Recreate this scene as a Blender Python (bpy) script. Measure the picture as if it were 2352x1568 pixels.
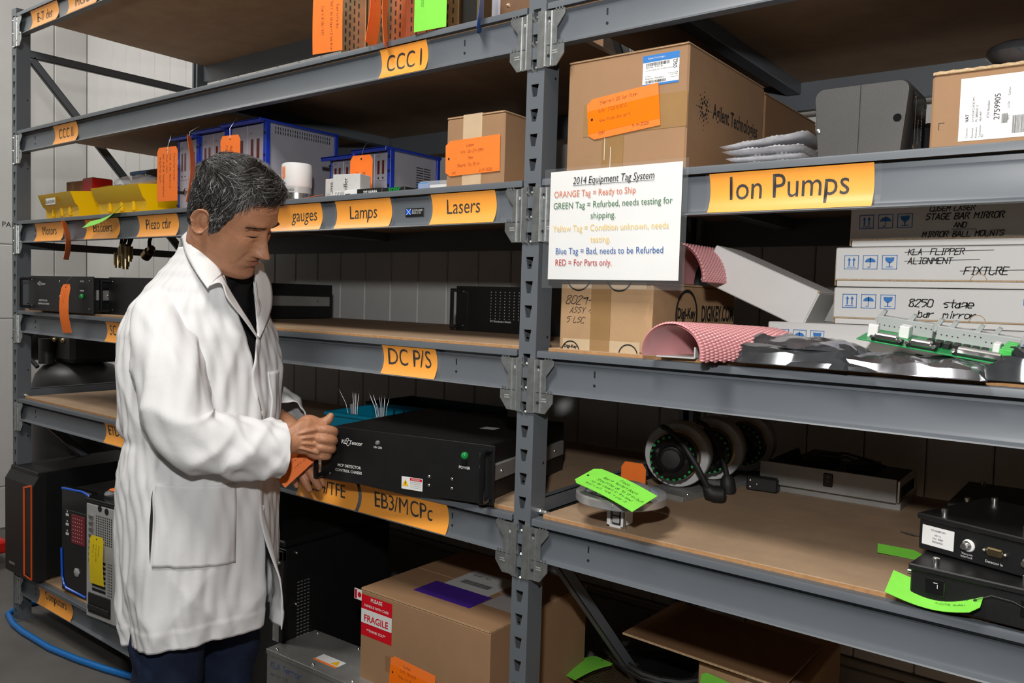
import bpy, bmesh, math, random
import numpy as np
from mathutils import Vector, Matrix, Euler
random.seed(7); np.random.seed(7)
sc = bpy.context.scene
for o in list(bpy.data.objects): bpy.data.objects.remove(o)
COL = sc.collection
R = math.radians

# ---------------------------------------------------------------- camera, light, exposure
cam = bpy.data.objects.new('camera', bpy.data.cameras.new('camera'))
COL.objects.link(cam)
cam.location = (1.0149, -1.3728, 1.3807)
cam.rotation_euler = (R(86.931), R(-1.7096), R(37.6194))
cam.data.sensor_width = 36.0; cam.data.lens = 1866.24/2352*36; cam.data.clip_start = .02
sc.camera = cam
w = bpy.data.worlds.new('World'); sc.world = w; w.use_nodes = True
w.node_tree.nodes['Background'].inputs[0].default_value = (1, .96, .9, 1)
w.node_tree.nodes['Background'].inputs[1].default_value = .05
def area(name, loc, target, size, power, col=(1, 1, 1), sy=None):
    l = bpy.data.lights.new(name, 'AREA'); l.energy = power; l.color = col; l.size = size
    if sy: l.shape = 'RECTANGLE'; l.size_y = sy
    o = bpy.data.objects.new(name, l); COL.objects.link(o); o.location = loc
    o.rotation_euler = (Vector(target)-Vector(loc)).to_track_quat('-Z', 'Y').to_euler()
    return o
fl = bpy.data.lights.new('camera_flash', 'SPOT'); fl.energy = 98; fl.color = (1, .985, .965); fl.shadow_soft_size = .035; fl.spot_size = R(140); fl.spot_blend = .5
fo = bpy.data.objects.new('camera_flash', fl); COL.objects.link(fo); fo.location = (.96, -1.40, 1.73); fo.rotation_euler = (Vector((-.35, .35, 1.12))-fo.location).to_track_quat('-Z', 'Y').to_euler()
area('ceiling_bounce', (.1, -1.40, 3.3), (-.1, .0, .6), .62, 64, (1, .965, .91))
area('ceiling_lamp', (-3.25, -.9, 3.55), (-3.3, .2, 0), 1.3, 46, (1, .975, .93), .35)
sc.view_settings.view_transform = 'Standard'; sc.view_settings.look = 'None'
sc.view_settings.exposure = -0.3; sc.view_settings.gamma = 1; sc.view_settings.use_curve_mapping = False

# ---------------------------------------------------------------- materials
def lin(c):
    return tuple((x/255/12.92 if x/255 <= .04045 else ((x/255+.055)/1.055)**2.4) for x in c)
MATS = {}
def mat(name, col, rough=.5, metal=0.0, var=.0, vs=8.0, bump=.0, bs=60.0, spec=.5, alpha=1.0, trans=0.0, col2=None, stretch=None, emit=0.0, coat=0.0):
    """col in linear rgb; var = colour mottling, bump = fine relief"""
    m = bpy.data.materials.new(name); m.use_nodes = True; nt = m.node_tree; b = nt.nodes['Principled BSDF']
    b.inputs['Base Color'].default_value = (*col, 1); b.inputs['Roughness'].default_value = rough
    b.inputs['Metallic'].default_value = metal; b.inputs['Specular IOR Level'].default_value = spec
    b.inputs['Alpha'].default_value = alpha; b.inputs['Transmission Weight'].default_value = trans
    b.inputs['Coat Weight'].default_value = coat
    if emit: b.inputs['Emission Color'].default_value = (*col, 1); b.inputs['Emission Strength'].default_value = emit
    co = None
    if var or bump or col2:
        tc = nt.nodes.new('ShaderNodeTexCoord'); mp = nt.nodes.new('ShaderNodeMapping'); nt.links.new(tc.outputs['Object'], mp.inputs[0])
        if stretch: mp.inputs['Scale'].default_value = stretch
        co = mp.outputs[0]
    if var or col2:
        n = nt.nodes.new('ShaderNodeTexNoise'); n.inputs['Scale'].default_value = vs; n.inputs['Detail'].default_value = 5; n.inputs['Roughness'].default_value = .65
        nt.links.new(co, n.inputs['Vector'])
        rp = nt.nodes.new('ShaderNodeValToRGB'); c2 = col2 or tuple(max(0, x*(1-var)) for x in col); c1 = col if col2 else tuple(min(1, x*(1+var)) for x in col)
        rp.color_ramp.elements[0].color = (*c2, 1); rp.color_ramp.elements[1].color = (*c1, 1)
        rp.color_ramp.elements[0].position = .32; rp.color_ramp.elements[1].position = .68
        nt.links.new(n.outputs['Fac'], rp.inputs[0]); nt.links.new(rp.outputs[0], b.inputs['Base Color'])
    if bump:
        n2 = nt.nodes.new('ShaderNodeTexNoise'); n2.inputs['Scale'].default_value = bs; n2.inputs['Detail'].default_value = 4
        nt.links.new(co, n2.inputs['Vector'])
        bp = nt.nodes.new('ShaderNodeBump'); bp.inputs['Strength'].default_value = bump; bp.inputs['Distance'].default_value = .004
        nt.links.new(n2.outputs['Fac'], bp.inputs['Height']); nt.links.new(bp.outputs[0], b.inputs['Normal'])
    MATS[name] = m
    return m
M = MATS
mat('rack_paint', (.112, .126, .142), .42, var=.05, vs=5, bump=.012, bs=420, spec=.5)
mat('galvanised', (.42, .44, .44), .38, .85, var=.18, vs=45)
mat('dark_hole', (.006, .006, .007), .8)
mat('deck_board', (.37, .25, .155), .75, var=.12, vs=9, bump=.06, bs=300)
mat('board_edge', (.42, .22, .09), .85, var=.15, vs=120)
mat('wall_paint', (.66, .655, .64), .6, var=.06, vs=2.2, bump=.05, bs=90)
mat('block_paint', (.34, .32, .29), .75, var=.10, vs=3, bump=.12, bs=120)
mat('floor_concrete', (.125, .118, .108), .55, var=.16, vs=3.5, bump=.04, bs=160)
mat('far_wall', (.20, .195, .185), .8, var=.03)
mat('ceiling_white', (.34, .33, .31), .8, var=.03)
mat('label_orange', lin((252, 166, 50)), .45, var=.03, vs=30)
mat('tag_orange', lin((255, 124, 40)), .6, var=.04, vs=40)
mat('tag_green', lin((128, 220, 72)), .6, var=.04, vs=40)
mat('tag_yellow', lin((236, 208, 20)), .6, var=.04, vs=40)
mat('tag_blue', lin((40, 92, 170)), .6, var=.04, vs=40)
mat('tag_tape', lin((255, 118, 14)), .3, var=.03, vs=40)
mat('ink', (.012, .011, .012), .6)
mat('ink_brown', (.10, .035, .012), .7)
mat('ink_green', (.03, .10, .02), .7)
mat('white_print', (.72, .72, .70), .5)
mat('paper', (.78, .78, .77), .6, var=.02)
mat('paper_grey', (.55, .55, .54), .6, var=.05, vs=60)
mat('txt_orange', lin((204, 112, 78)), .6); mat('txt_green', lin((66, 112, 74)), .6); mat('txt_yellow', lin((226, 194, 120)), .6)
mat('txt_blue', lin((46, 92, 156)), .6); mat('txt_red', lin((176, 48, 48)), .6); mat('box_blue', lin((44, 116, 188)), .6)
mat('clear_plastic', (.5, .52, .53), .12, alpha=.045, spec=.35)
mat('cardboard', (.315, .180, .092), .8, var=.07, vs=6, bump=.06, bs=200)
mat('cardboard_dark', (.25, .132, .060), .8, var=.08, vs=6, bump=.06, bs=200)
mat('cardboard_worn', (.42, .262, .135), .75, var=.12, vs=7, bump=.25, bs=26)
mat('card_edge', (.50, .35, .20), .85, var=.3, vs=160)
mat('pack_tape', (.40, .235, .10), .18, var=.06, vs=14, spec=.6, alpha=.75)
mat('tape_tan', (.56, .42, .27), .35, var=.05, vs=20)
mat('white_card', (.70, .69, .67), .7, var=.03, vs=5, bump=.03, bs=150)
mat('black_paint', (.0065, .0065, .007), .45, var=.2, vs=20, bump=.06, bs=500)
mat('black_plastic', (.010, .0098, .0096), .48, bump=.10, bs=700)
mat('black_gloss', (.008, .008, .009), .12, spec=.6)
mat('black_rubber', (.012, .012, .012), .6)
mat('grey_plastic', (.048, .046, .044), .5, var=.08, vs=6, bump=.06, bs=260)
mat('tank_black', (.022, .022, .022), .45, var=.2, vs=7)
mat('steel', (.55, .54, .52), .28, 1.0, var=.08, vs=14)
mat('steel_satin', (.62, .61, .60), .30, .7, var=.06, vs=8)
mat('steel_bright', (.78, .77, .75), .27, 1.0, var=.05, vs=10)
mat('steel_dull', (.36, .355, .34), .42, .55, var=.15, vs=9)
mat('zinc_gold', (.62, .42, .22), .30, .9, var=.22, vs=5)
mat('zinc_copper', (.58, .33, .19), .32, .85, var=.2, vs=6)
mat('brass', (.55, .42, .22), .3, 1.0, var=.1)
mat('blue_frame', lin((28, 56, 170)), .35, var=.05)
mat('panel_silver', (.40, .40, .46), .42, .25, var=.04, vs=20)
mat('red_display', (.10, .012, .008), .15)
mat('yellow_plastic', lin((244, 196, 0)), .38, var=.03, vs=5, bump=.04, bs=120)
mat('blue_plastic', lin((0, 84, 150)), .45, var=.05)
mat('teal_plastic', lin((0, 142, 176)), .4, var=.04)
mat('teal_dark', lin((0, 58, 72)), .45, var=.05)
mat('red_paint', lin((196, 30, 14)), .4, var=.08)
mat('hose_blue', lin((22, 112, 190)), .3, var=.03)
mat('pc_blue', lin((14, 92, 210)), .28)
mat('pc_orange', lin((245, 92, 14)), .35)
mat('led_green', (.012, .22, .05), .12, emit=.12)
mat('led_red', (.22, .02, .03), .2)
mat('sticker_red', lin((206, 18, 34)), .35)
mat('sticker_yellow', lin((245, 190, 20)), .4)
mat('purple_tape', lin((76, 44, 150)), .35, alpha=.9)
mat('pcb_green', lin((30, 140, 74)), .35, var=.15, vs=30)
mat('pcb_grey', (.42, .43, .43), .45, var=.05)
mat('connector_green', lin((72, 190, 84)), .4)
mat('pink_wrap', lin((222, 158, 160)), .24, alpha=.90, spec=.6, coat=.3)
mat('clear_wrap', (.74, .74, .77), .28, var=.18, vs=70, alpha=.93, spec=.6, coat=.3)
mat('film_silver', (.40, .40, .43), .16, .9, var=.5, vs=9)
mat('film_dark', (.085, .09, .098), .16, .6, var=.35, vs=10, coat=.4)
mat('wire', (.42, .42, .42), .35, .9)
mat('green_bead', (.02, .30, .06), .2)
mat('gauge_grey', (.42, .425, .425), .4, var=.06)
mat('clear_bag', (.7, .72, .75), .12, alpha=.35, spec=.7, coat=.4)
mat('coat_white', (.74, .74, .745), .75, var=.012, vs=4, bump=.12, bs=70, spec=.25)
def add_creases(m, scale, dist, strength, rot, stretch):
    """woven cloth creases: ridged relief on top of the fine bump"""
    nt = m.node_tree; b = nt.nodes['Principled BSDF']; old = b.inputs['Normal'].links[0].from_socket if b.inputs['Normal'].links else None
    tc = nt.nodes.new('ShaderNodeTexCoord'); mp = nt.nodes.new('ShaderNodeMapping'); mp.inputs['Rotation'].default_value = rot; mp.inputs['Scale'].default_value = stretch
    n = nt.nodes.new('ShaderNodeTexNoise'); n.noise_type = 'RIDGED_MULTIFRACTAL'; n.inputs['Scale'].default_value = scale; n.inputs['Detail'].default_value = 2.0; n.inputs['Roughness'].default_value = .45; n.inputs['Distortion'].default_value = .6
    nt.links.new(tc.outputs['Object'], mp.inputs[0]); nt.links.new(mp.outputs[0], n.inputs['Vector'])
    bp = nt.nodes.new('ShaderNodeBump'); bp.inputs['Strength'].default_value = strength; bp.inputs['Distance'].default_value = dist
    nt.links.new(n.outputs['Fac'], bp.inputs['Height'])
    if old: nt.links.new(old, bp.inputs['Normal'])
    nt.links.new(bp.outputs[0], b.inputs['Normal'])
add_creases(M['coat_white'], 4.5, .012, .70, (.5, .3, .6), (1.3, 1.3, .55))
add_creases(M['coat_white'], 9.0, .008, .60, (-.6, .5, -.4), (1.0, 1.6, .6))
mat('shirt_black', (.0085, .0085, .0095), .85, bump=.15, bs=300, spec=.2)
mat('denim', (.014, .022, .050), .85, var=.45, vs=9, bump=.25, bs=320, spec=.2)
mat('skin', (.45, .212, .116), .46, var=.12, vs=26, bump=.28, bs=130, spec=.4)
mat('lip', (.30, .115, .075), .45, bump=.1, bs=200)
mat('nail', (.52, .30, .22), .25)
mat('eye_white', (.62, .58, .55), .15)
mat('hair_dark', (.016, .014, .013), .5, var=.5, vs=30)
mat('hair_grey', (.075, .071, .068), .5, var=.4, vs=40)
mat('hair_light', (.27, .265, .26), .45, var=.3, vs=40)
M['skin'].node_tree.nodes['Principled BSDF'].inputs['Subsurface Weight'].default_value = .12
M['skin'].node_tree.nodes['Principled BSDF'].inputs['Subsurface Radius'].default_value = (.008, .004, .002)

# ---------------------------------------------------------------- mesh kit
class MB:
    def __init__(s): s.v = []; s.f = []
    def add(s, vs, fs, fn=None):
        o = len(s.v); s.v += [tuple(fn(*p)) if fn else tuple(p) for p in vs]; s.f += [tuple(i+o for i in f) for f in fs]; return s
    def box(s, x0, x1, y0, y1, z0, z1, b=0.0, fn=None):
        if x0 > x1: x0, x1 = x1, x0
        if y0 > y1: y0, y1 = y1, y0
        if z0 > z1: z0, z1 = z1, z0
        b = min(b, (x1-x0)*.45, (y1-y0)*.45, (z1-z0)*.45)
        if b <= 0:
            vs = [(x, y, z) for x in (x0, x1) for y in (y0, y1) for z in (z0, z1)]
            fs = [(0, 1, 3, 2), (4, 6, 7, 5), (0, 4, 5, 1), (2, 3, 7, 6), (0, 2, 6, 4), (1, 5, 7, 3)]
            return s.add(vs, fs, fn)
        X = (x0, x1); Y = (y0, y1); Z = (z0, z1); vs = []; idx = {}
        for i in (0, 1):
            for j in (0, 1):
                for k in (0, 1):
                    sx = b*(1-2*i); sy = b*(1-2*j); sz = b*(1-2*k)
                    for a, d in enumerate(((0, sy, sz), (sx, 0, sz), (sx, sy, 0))):
                        idx[i, j, k, a] = len(vs); vs.append((X[i]+d[0], Y[j]+d[1], Z[k]+d[2]))
        g = lambda i, j, k, a: idx[i, j, k, a]
        fs = []
        for i in (0, 1):
            q = [g(i, 0, 0, 0), g(i, 1, 0, 0), g(i, 1, 1, 0), g(i, 0, 1, 0)]; fs.append(q if i else q[::-1])
            q = [g(0, i, 0, 1), g(0, i, 1, 1), g(1, i, 1, 1), g(1, i, 0, 1)]; fs.append(q if i else q[::-1])
            q = [g(0, 0, i, 2), g(1, 0, i, 2), g(1, 1, i, 2), g(0, 1, i, 2)]; fs.append(q if i else q[::-1])
        for i in (0, 1):
            for j in (0, 1):
                fs.append([g(i, j, 0, 0), g(i, j, 1, 0), g(i, j, 1, 1), g(i, j, 0, 1)])
                fs.append([g(i, 0, j, 0), g(i, 1, j, 0), g(i, 1, j, 2), g(i, 0, j, 2)])
                fs.append([g(0, i, j, 1), g(1, i, j, 1), g(1, i, j, 2), g(0, i, j, 2)])
                for k in (0, 1): fs.append([g(i, j, k, 0), g(i, j, k, 1), g(i, j, k, 2)])
        return s.add(vs, fs, fn)
    def cyl(s, p0, p1, r, n=16, r1=None, cap=True):
        return s.tube([p0, p1], [r, r if r1 is None else r1], n, cap)
    def tube(s, path, r, n=8, cap=True, sq=1.0):
        P = [Vector(p) for p in path]; m = len(P); rr = r if hasattr(r, '__len__') else [r]*m
        up = None; o = len(s.v)
        for i in range(m):
            t = (P[min(i+1, m-1)]-P[max(i-1, 0)]).normalized()
            if up is None:
                a = Vector((0, 0, 1)) if abs(t.z) < .9 else Vector((1, 0, 0)); up = (a-t*a.dot(t)).normalized()
            else:
                up = up-t*up.dot(t)
                up = up.normalized() if up.length > 1e-6 else t.orthogonal().normalized()
            sd = t.cross(up)
            for k in range(n):
                a = 2*math.pi*k/n; s.v.append(tuple(P[i]+up*(math.cos(a)*rr[i])+sd*(math.sin(a)*rr[i]*sq)))
        for i in range(m-1):
            for k in range(n):
                k2 = (k+1) % n; s.f.append((o+i*n+k, o+i*n+k2, o+(i+1)*n+k2, o+(i+1)*n+k))
        if cap: s.f.append(tuple(o+k for k in range(n))[::-1]); s.f.append(tuple(o+(m-1)*n+k for k in range(n)))
        return s
    def lathe(s, prof, c=(0, 0, 0), ax='z', n=28, cap=True):
        """prof: (r, h) pairs along axis"""
        o = len(s.v); c = Vector(c)
        for r, h in prof:
            for k in range(n):
                a = 2*math.pi*k/n; u, v = r*math.cos(a), r*math.sin(a)
                p = {'z': (u, v, h), 'y': (u, h, v), 'x': (h, u, v)}[ax]; s.v.append(tuple(c+Vector(p)))
        for i in range(len(prof)-1):
            for k in range(n):
                k2 = (k+1) % n; s.f.append((o+i*n+k, o+i*n+k2, o+(i+1)*n+k2, o+(i+1)*n+k))
        if cap:
            s.f.append(tuple(o+k for k in range(n))[::-1]); s.f.append(tuple(o+(len(prof)-1)*n+k for k in range(n)))
        return s
    def prism(s, poly, ax, a, b):
        """poly in the two other axes (order x,y / x,z / y,z)"""
        n = len(poly); o = len(s.v)
        for h in (a, b):
            for p, q in poly:
                s.v.append({'z': (p, q, h), 'y': (p, h, q), 'x': (h, p, q)}[ax])
        s.f.append(tuple(o+i for i in range(n))[::-1]); s.f.append(tuple(o+n+i for i in range(n)))
        for i in range(n):
            j = (i+1) % n; s.f.append((o+i, o+j, o+n+j, o+n+i))
        return s
    def grid(s, nu, nv, fn, closeu=False):
        o = len(s.v)
        for j in range(nv+1):
            for i in range(nu if closeu else nu+1): s.v.append(tuple(fn(i/nu, j/nv)))
        w_ = nu if closeu else nu+1
        for j in range(nv):
            for i in range(nu):
                i2 = (i+1) % w_; s.f.append((o+j*w_+i, o+j*w_+i2, o+(j+1)*w_+i2, o+(j+1)*w_+i))
        return s
    def sphere(s, c, r, nu=16, nv=10, sc_=(1, 1, 1)):
        def fn(u, v):
            a = 2*math.pi*u; b = math.pi*(v-.5)
            return (c[0]+r*sc_[0]*math.cos(a)*math.cos(b), c[1]+r*sc_[1]*math.sin(a)*math.cos(b), c[2]+r*sc_[2]*math.sin(b))
        return s.grid(nu, nv, fn, True)
    def mesh(s, name, smooth=35):
        me = bpy.data.meshes.new(name); me.from_pydata(s.v, [], s.f); me.validate()
        bm = bmesh.new(); bm.from_mesh(me); bmesh.ops.recalc_face_normals(bm, faces=bm.faces); bm.to_mesh(me); bm.free()
        if smooth:
            me.shade_smooth(); me.set_sharp_from_angle(angle=R(smooth))
        return me

def setp(o, label=None, cat=None, group=None, kind=None):
    if label: o['label'] = label
    if cat: o['category'] = cat
    if group: o['group'] = group
    if kind: o['kind'] = kind
    return o
SPLIT = set('screw rail_screw panel_screw bolt foot port display stripe rib fitting wheel jack_screw component socket latch_lever terminal_block motor_plate seal_edge strip_tape tape_mark eyelash eye lips pin dot edge_connector warning_sticker sticker_header frame corner_mark board_edge cut_edge painted_tape_glint vent_side strap sub_label connector flap label label_mark tape printing_block cable panel_mark connector_block'.split())
STUFF = set('vent_hole vent_dot grille_dot vent_slot perforation bolt_hole bead pin_mark pin_hole eyebrow motor_grille slot hair_locks side_vent strand bubble'.split())
def islands(mb):
    par = list(range(len(mb.v)))
    def find(i):
        while par[i] != i: par[i] = par[par[i]]; i = par[i]
        return i
    for f in mb.f:
        r0 = find(f[0])
        for i in f[1:]: par[find(i)] = r0
    g = {}
    for f in mb.f: g.setdefault(find(f[0]), []).append(f)
    out = []
    for fs in g.values():
        ids = sorted({i for f in fs for i in f}); mp = {i: k for k, i in enumerate(ids)}; p = MB(); p.v = [mb.v[i] for i in ids]; p.f = [tuple(mp[i] for i in f) for f in fs]; out.append(p)
    return out
def obj(name, mb, m, parent=None, smooth=35, label=None):
    if isinstance(mb, MB) and parent is not None and name in SPLIT:
        isl = islands(mb)
        if 1 < len(isl) <= 40:
            for p in isl: o = obj_(name, p, m, parent, smooth, label)
            return o
    o = obj_(name, mb, m, parent, smooth, label)
    if name in STUFF: o['kind'] = 'stuff'
    return o
def obj_(name, mb, m, parent=None, smooth=35, label=None):
    me = mb.mesh(name, smooth) if isinstance(mb, MB) else mb
    if not me.materials: me.materials.append(M[m] if isinstance(m, str) else m)
    o = bpy.data.objects.new(name, me); COL.objects.link(o); o.parent = parent
    if label: o['label'] = label
    return o
def thing(name, label, cat, loc=(0, 0, 0), rz=0.0, group=None, rot=None):
    o = bpy.data.objects.new(name, None); COL.objects.link(o); o.empty_display_size = .05
    o.location = loc; o.rotation_euler = rot if rot else (0, 0, R(rz))
    return setp(o, label, cat, group)
def struct(name, mb, m, parent=None, smooth=35):
    o = obj(name, mb, m, parent, smooth)
    if not parent: o['kind'] = 'structure'
    return o
def copy_tree(o, parent=None):
    c = o.copy(); COL.objects.link(c); c.parent = parent
    for ch in list(o.children): copy_tree(ch, c)
    return c

# ---------------------------------------------------------------- lettering
_TX = {}
def text2d(s_, bold=0.0, shear=0.0, spacing=1.0, sx=1.0):
    key = (s_, bold, shear, spacing)
    if key not in _TX:
        cu = bpy.data.curves.new('t', 'FONT'); cu.body = s_; cu.resolution_u = 3; cu.offset = bold; cu.shear = shear; cu.space_character = spacing
        cu.align_x = 'LEFT'
        o = bpy.data.objects.new('t', cu); COL.objects.link(o)
        dg = bpy.context.evaluated_depsgraph_get()
        me = bpy.data.meshes.new_from_object(o.evaluated_get(dg))
        v = [(q.co.x, q.co.y) for q in me.vertices]; f = [tuple(p.vertices) for p in me.polygons]
        bpy.data.objects.remove(o); bpy.data.curves.remove(cu); bpy.data.meshes.remove(me)
        _TX[key] = (v, f)
    return _TX[key]
# single-stroke handwriting: each glyph on a 4 x 6 grid, strokes split by space, points as digit pairs

GL = {
'A':'0026 2640 1232','B':'0006 0636453403 033342413000','C':'4536160501104041','D':'0006062645412000','E':'46060040 0333','F':'460600 0333','G':'45361605011030414323',
'H':'0006 4046 0343','I':'1030 2026 1636','J':'363111000 1646','K':'0006 4603 1340','L':'060040','M':'0006234640','N':'00064046','O':'1636454130100105 0516','P':'0006364534230 03',
'Q':'1636454130100105 0516 2240','R':'0006364534230 2340','S':'45361605043342311001','T':'0646 2620','U':'06011030414 6','V':'062046','W':'06102330 46','X':'0046 0640','Y':'062346 2320','Z':'06460040',
'0':'163645413010010516','1':'152620','2':'05163645340040','3':'06462343413010 01','4':'3036024 2','5':'46060434433110 01','6':'3615010010304133131 1','7':'064610','8':'132445361605130110304133 13','9':'4335150414344540 ',
'-':'0343','/':'0046',':':'2122 2425','.':'2021','#':'1016 3036 0242 0444','a':'4430100113333 4 3440','b':'0006 0314344130100 1','c':'43340413 01104 0','d':'4640 43340413 011 03041','e':'0242433414030110304 1','f':'4636251510 0434',
'g':'43341403 01114243 44403 010','h':'0006 03143443 40','i':'2420 2526','k':'0006 3402 1240','l':'2620','m':'0004 031423 20 23344340','n':'0004 03143443 40','o':'143443413010010314','p':'0400 0004 041434434131 1','q':'43341403 0110 304340','r':'0004 02133444','s':'4434140332 413010','t':'2621304 1 0444','u':'04011030 41 4440','v':'042044','w':'0410233044','x':'0044 0440','y':'0422 4400','z':'04440040','j':'2421100','_':'0040','=':'0242 0444',"'":'2625'}
def hand2d(s_, pen=.35, jit=.25, slant=.6, seed=1):
    """handwriting as thin ribbons; height 6 units per capital"""
    rn = random.Random(seed+len(s_)); V = []; F_ = []; x = 0
    for ch in s_:
        if ch == ' ': x += 3.6; continue
        g = GL.get(ch) or GL.get(ch.upper()) or '0040'
        sc_ = 1.0 if (ch in GL) else .72
        for st in g.split():
            st = st.replace(' ', '')
            if len(st) % 2: st = st[:-1]
            pts = [(int(st[i]), int(st[i+1])) for i in range(0, len(st), 2)]
            pts = [(x+(a*.9*sc_)+b*sc_*slant*.25+rn.uniform(-jit, jit), b*sc_+rn.uniform(-jit, jit)) for a, b in pts]
            for (ax, ay), (bx, by) in zip(pts, pts[1:]):
                d = math.hypot(bx-ax, by-ay) or 1; nx, ny = -(by-ay)/d*pen/2, (bx-ax)/d*pen/2; ex, ey = (bx-ax)/d*pen*.3, (by-ay)/d*pen*.3
                o = len(V); V += [(ax+nx-ex, ay+ny-ey), (ax-nx-ex, ay-ny-ey), (bx-nx+ex, by-ny+ey), (bx+nx+ex, by+ny+ey)]; F_.append((o, o+1, o+2, o+3))
        x += 4.6*(.8 if ch in 'iltI1.:' else 1)
    return V, F_, x
def fit2d(v, w=None, h=None, cx=None, x=0.0, y=0.0, cap=None, flat=False):
    """scale glyph points to width w (or to height h) and put lower-left at x, y (or centre on cx)"""
    if not v: return []
    xs = [p[0] for p in v]; ys = [p[1] for p in v]; x0, x1, y0, y1 = min(xs), max(xs), min(ys), max(ys)
    sy = h/(y1-y0) if h else w/(x1-x0); sx = w/(x1-x0) if w else sy
    ox = (cx-(x1-x0)*sx/2) if cx is not None else x
    return [((p[0]-x0)*sx+ox, (p[1]-y0)*sy+y) for p in v]
FRONT = lambda y=0.0: (lambda u, v: (u, y-.0005, v))          # plane facing -y
SIDE = lambda x=0.0: (lambda u, v: (x+.0005, u, v))            # plane facing +x (u along +y)
SIDEL = lambda x=0.0: (lambda u, v: (x-.0005, -u, v))
TOP = lambda z=0.0: (lambda u, v: (u, v, z+.0005))
def text(mb, s_, fn, w=None, h=None, x=0.0, y=0.0, cx=None, bold=0.0, shear=0.0, spacing=1.0):
    v, f = text2d(s_, bold, shear, spacing); v = fit2d(v, w, h, cx, x, y)
    return mb.add(v, f, fn)
def hand(mb, s_, fn, w=None, h=None, x=0.0, y=0.0, cx=None, pen=.5, seed=1, slant=.6, jit=.25):
    v, f, _ = hand2d(s_, pen, jit, slant, seed); v = fit2d(v, w, h, cx, x, y)
    return mb.add(v, f, fn)
def rect(mb, x0, x1, y0, y1, fn): return mb.add([(x0, y0), (x1, y0), (x1, y1), (x0, y1)], [(0, 1, 2, 3)], fn)
def poly(mb, pts, fn): return mb.add(pts, [tuple(range(len(pts)))], fn)
def disc(mb, cx, cy, r, fn, n=16): return poly(mb, [(cx+r*math.cos(2*math.pi*k/n), cy+r*math.sin(2*math.pi*k/n)) for k in range(n)], fn)
def ring2d(mb, cx, cy, r, t, fn, a0=0, a1=360, n=28):
    P_ = [(R(a0+(a1-a0)*k/n)) for k in range(n+1)]
    v = [(cx+q*math.cos(a), cy+q*math.sin(a)) for a in P_ for q in (r-t, r)]
    return mb.add(v, [(2*k, 2*k+1, 2*k+3, 2*k+2) for k in range(n)], fn)
def barcode(mb, x0, x1, y0, y1, fn, seed=1):
    rn = random.Random(seed); x = x0
    while x < x1:
        w_ = rn.choice((1, 1, 2, 3))*(x1-x0)/110; rect(mb, x, min(x1, x+w_), y0, y1, fn); x += w_+rn.choice((1, 2, 2))*(x1-x0)/110
# ================================================================= the setting
XW, YW = -3.97, .93
struct('floor', MB().box(-3.99, 4.2, -4.2, YW+.02, -.05, 0), 'floor_concrete')
struct('ceiling', MB().box(-3.99, 4.2, -4.2, YW+.02, 3.75, 3.8), 'ceiling_white')
wb = struct('wall_back', MB().box(-3.99, 4.2, YW+.012, YW+.10, 0, 3.75), 'block_paint')
pk = MB().box(-.0748, .0748, 0, .014, .43, 3.75, .004).mesh('plank')
i = 0
xx = XW+.0762
while xx < 4.1:
    o = obj('plank', pk, 'wall_paint', wb); o.location = (xx, YW, 0); xx += .1524
bk = MB().box(-.198, .198, 0, .016, .004, .196, .004).mesh('block')
for row in range(2):
    xx = XW+.2+(.2 if row else 0)
    while xx < 4.0:
        o = obj('block', bk, 'block_paint', wb); o.location = (xx, YW+.004, row*.2); xx += .4
obj('ledge', MB().box(-3.97, 4.15, YW-.004, YW+.014, .402, .424, .003), 'block_paint', wb)
wl = struct('wall_left', MB().box(XW-.09, XW-.010, -4.2, YW+.1, 0, 3.75), 'wall_paint')
for z0, z1 in ((.005, .236), (.242, 1.178), (1.184, 1.59), (1.596, 3.74)):
    for y0, y1 in ((-4.2, -1.6), (-1.594, -.45), (-.444, .745), (.751, YW)):
        obj('panel', MB().box(XW-.012, XW, y0, y1, z0, z1, .004), 'wall_paint', wl)
t_ = MB(); text(t_, 'PANEL', lambda u, v: (XW+.001, u, v), h=.028, x=.475, y=1.69)
obj('wall_lettering', t_, 'ink', wl, 0)
struct('wall_right', MB().box(4.2, 4.3, -4.2, YW+.1, 0, 3.75), 'far_wall')
struct('wall_front', MB().box(-3.99, 4.3, -4.3, -4.2, 0, 3.75), 'far_wall')

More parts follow.
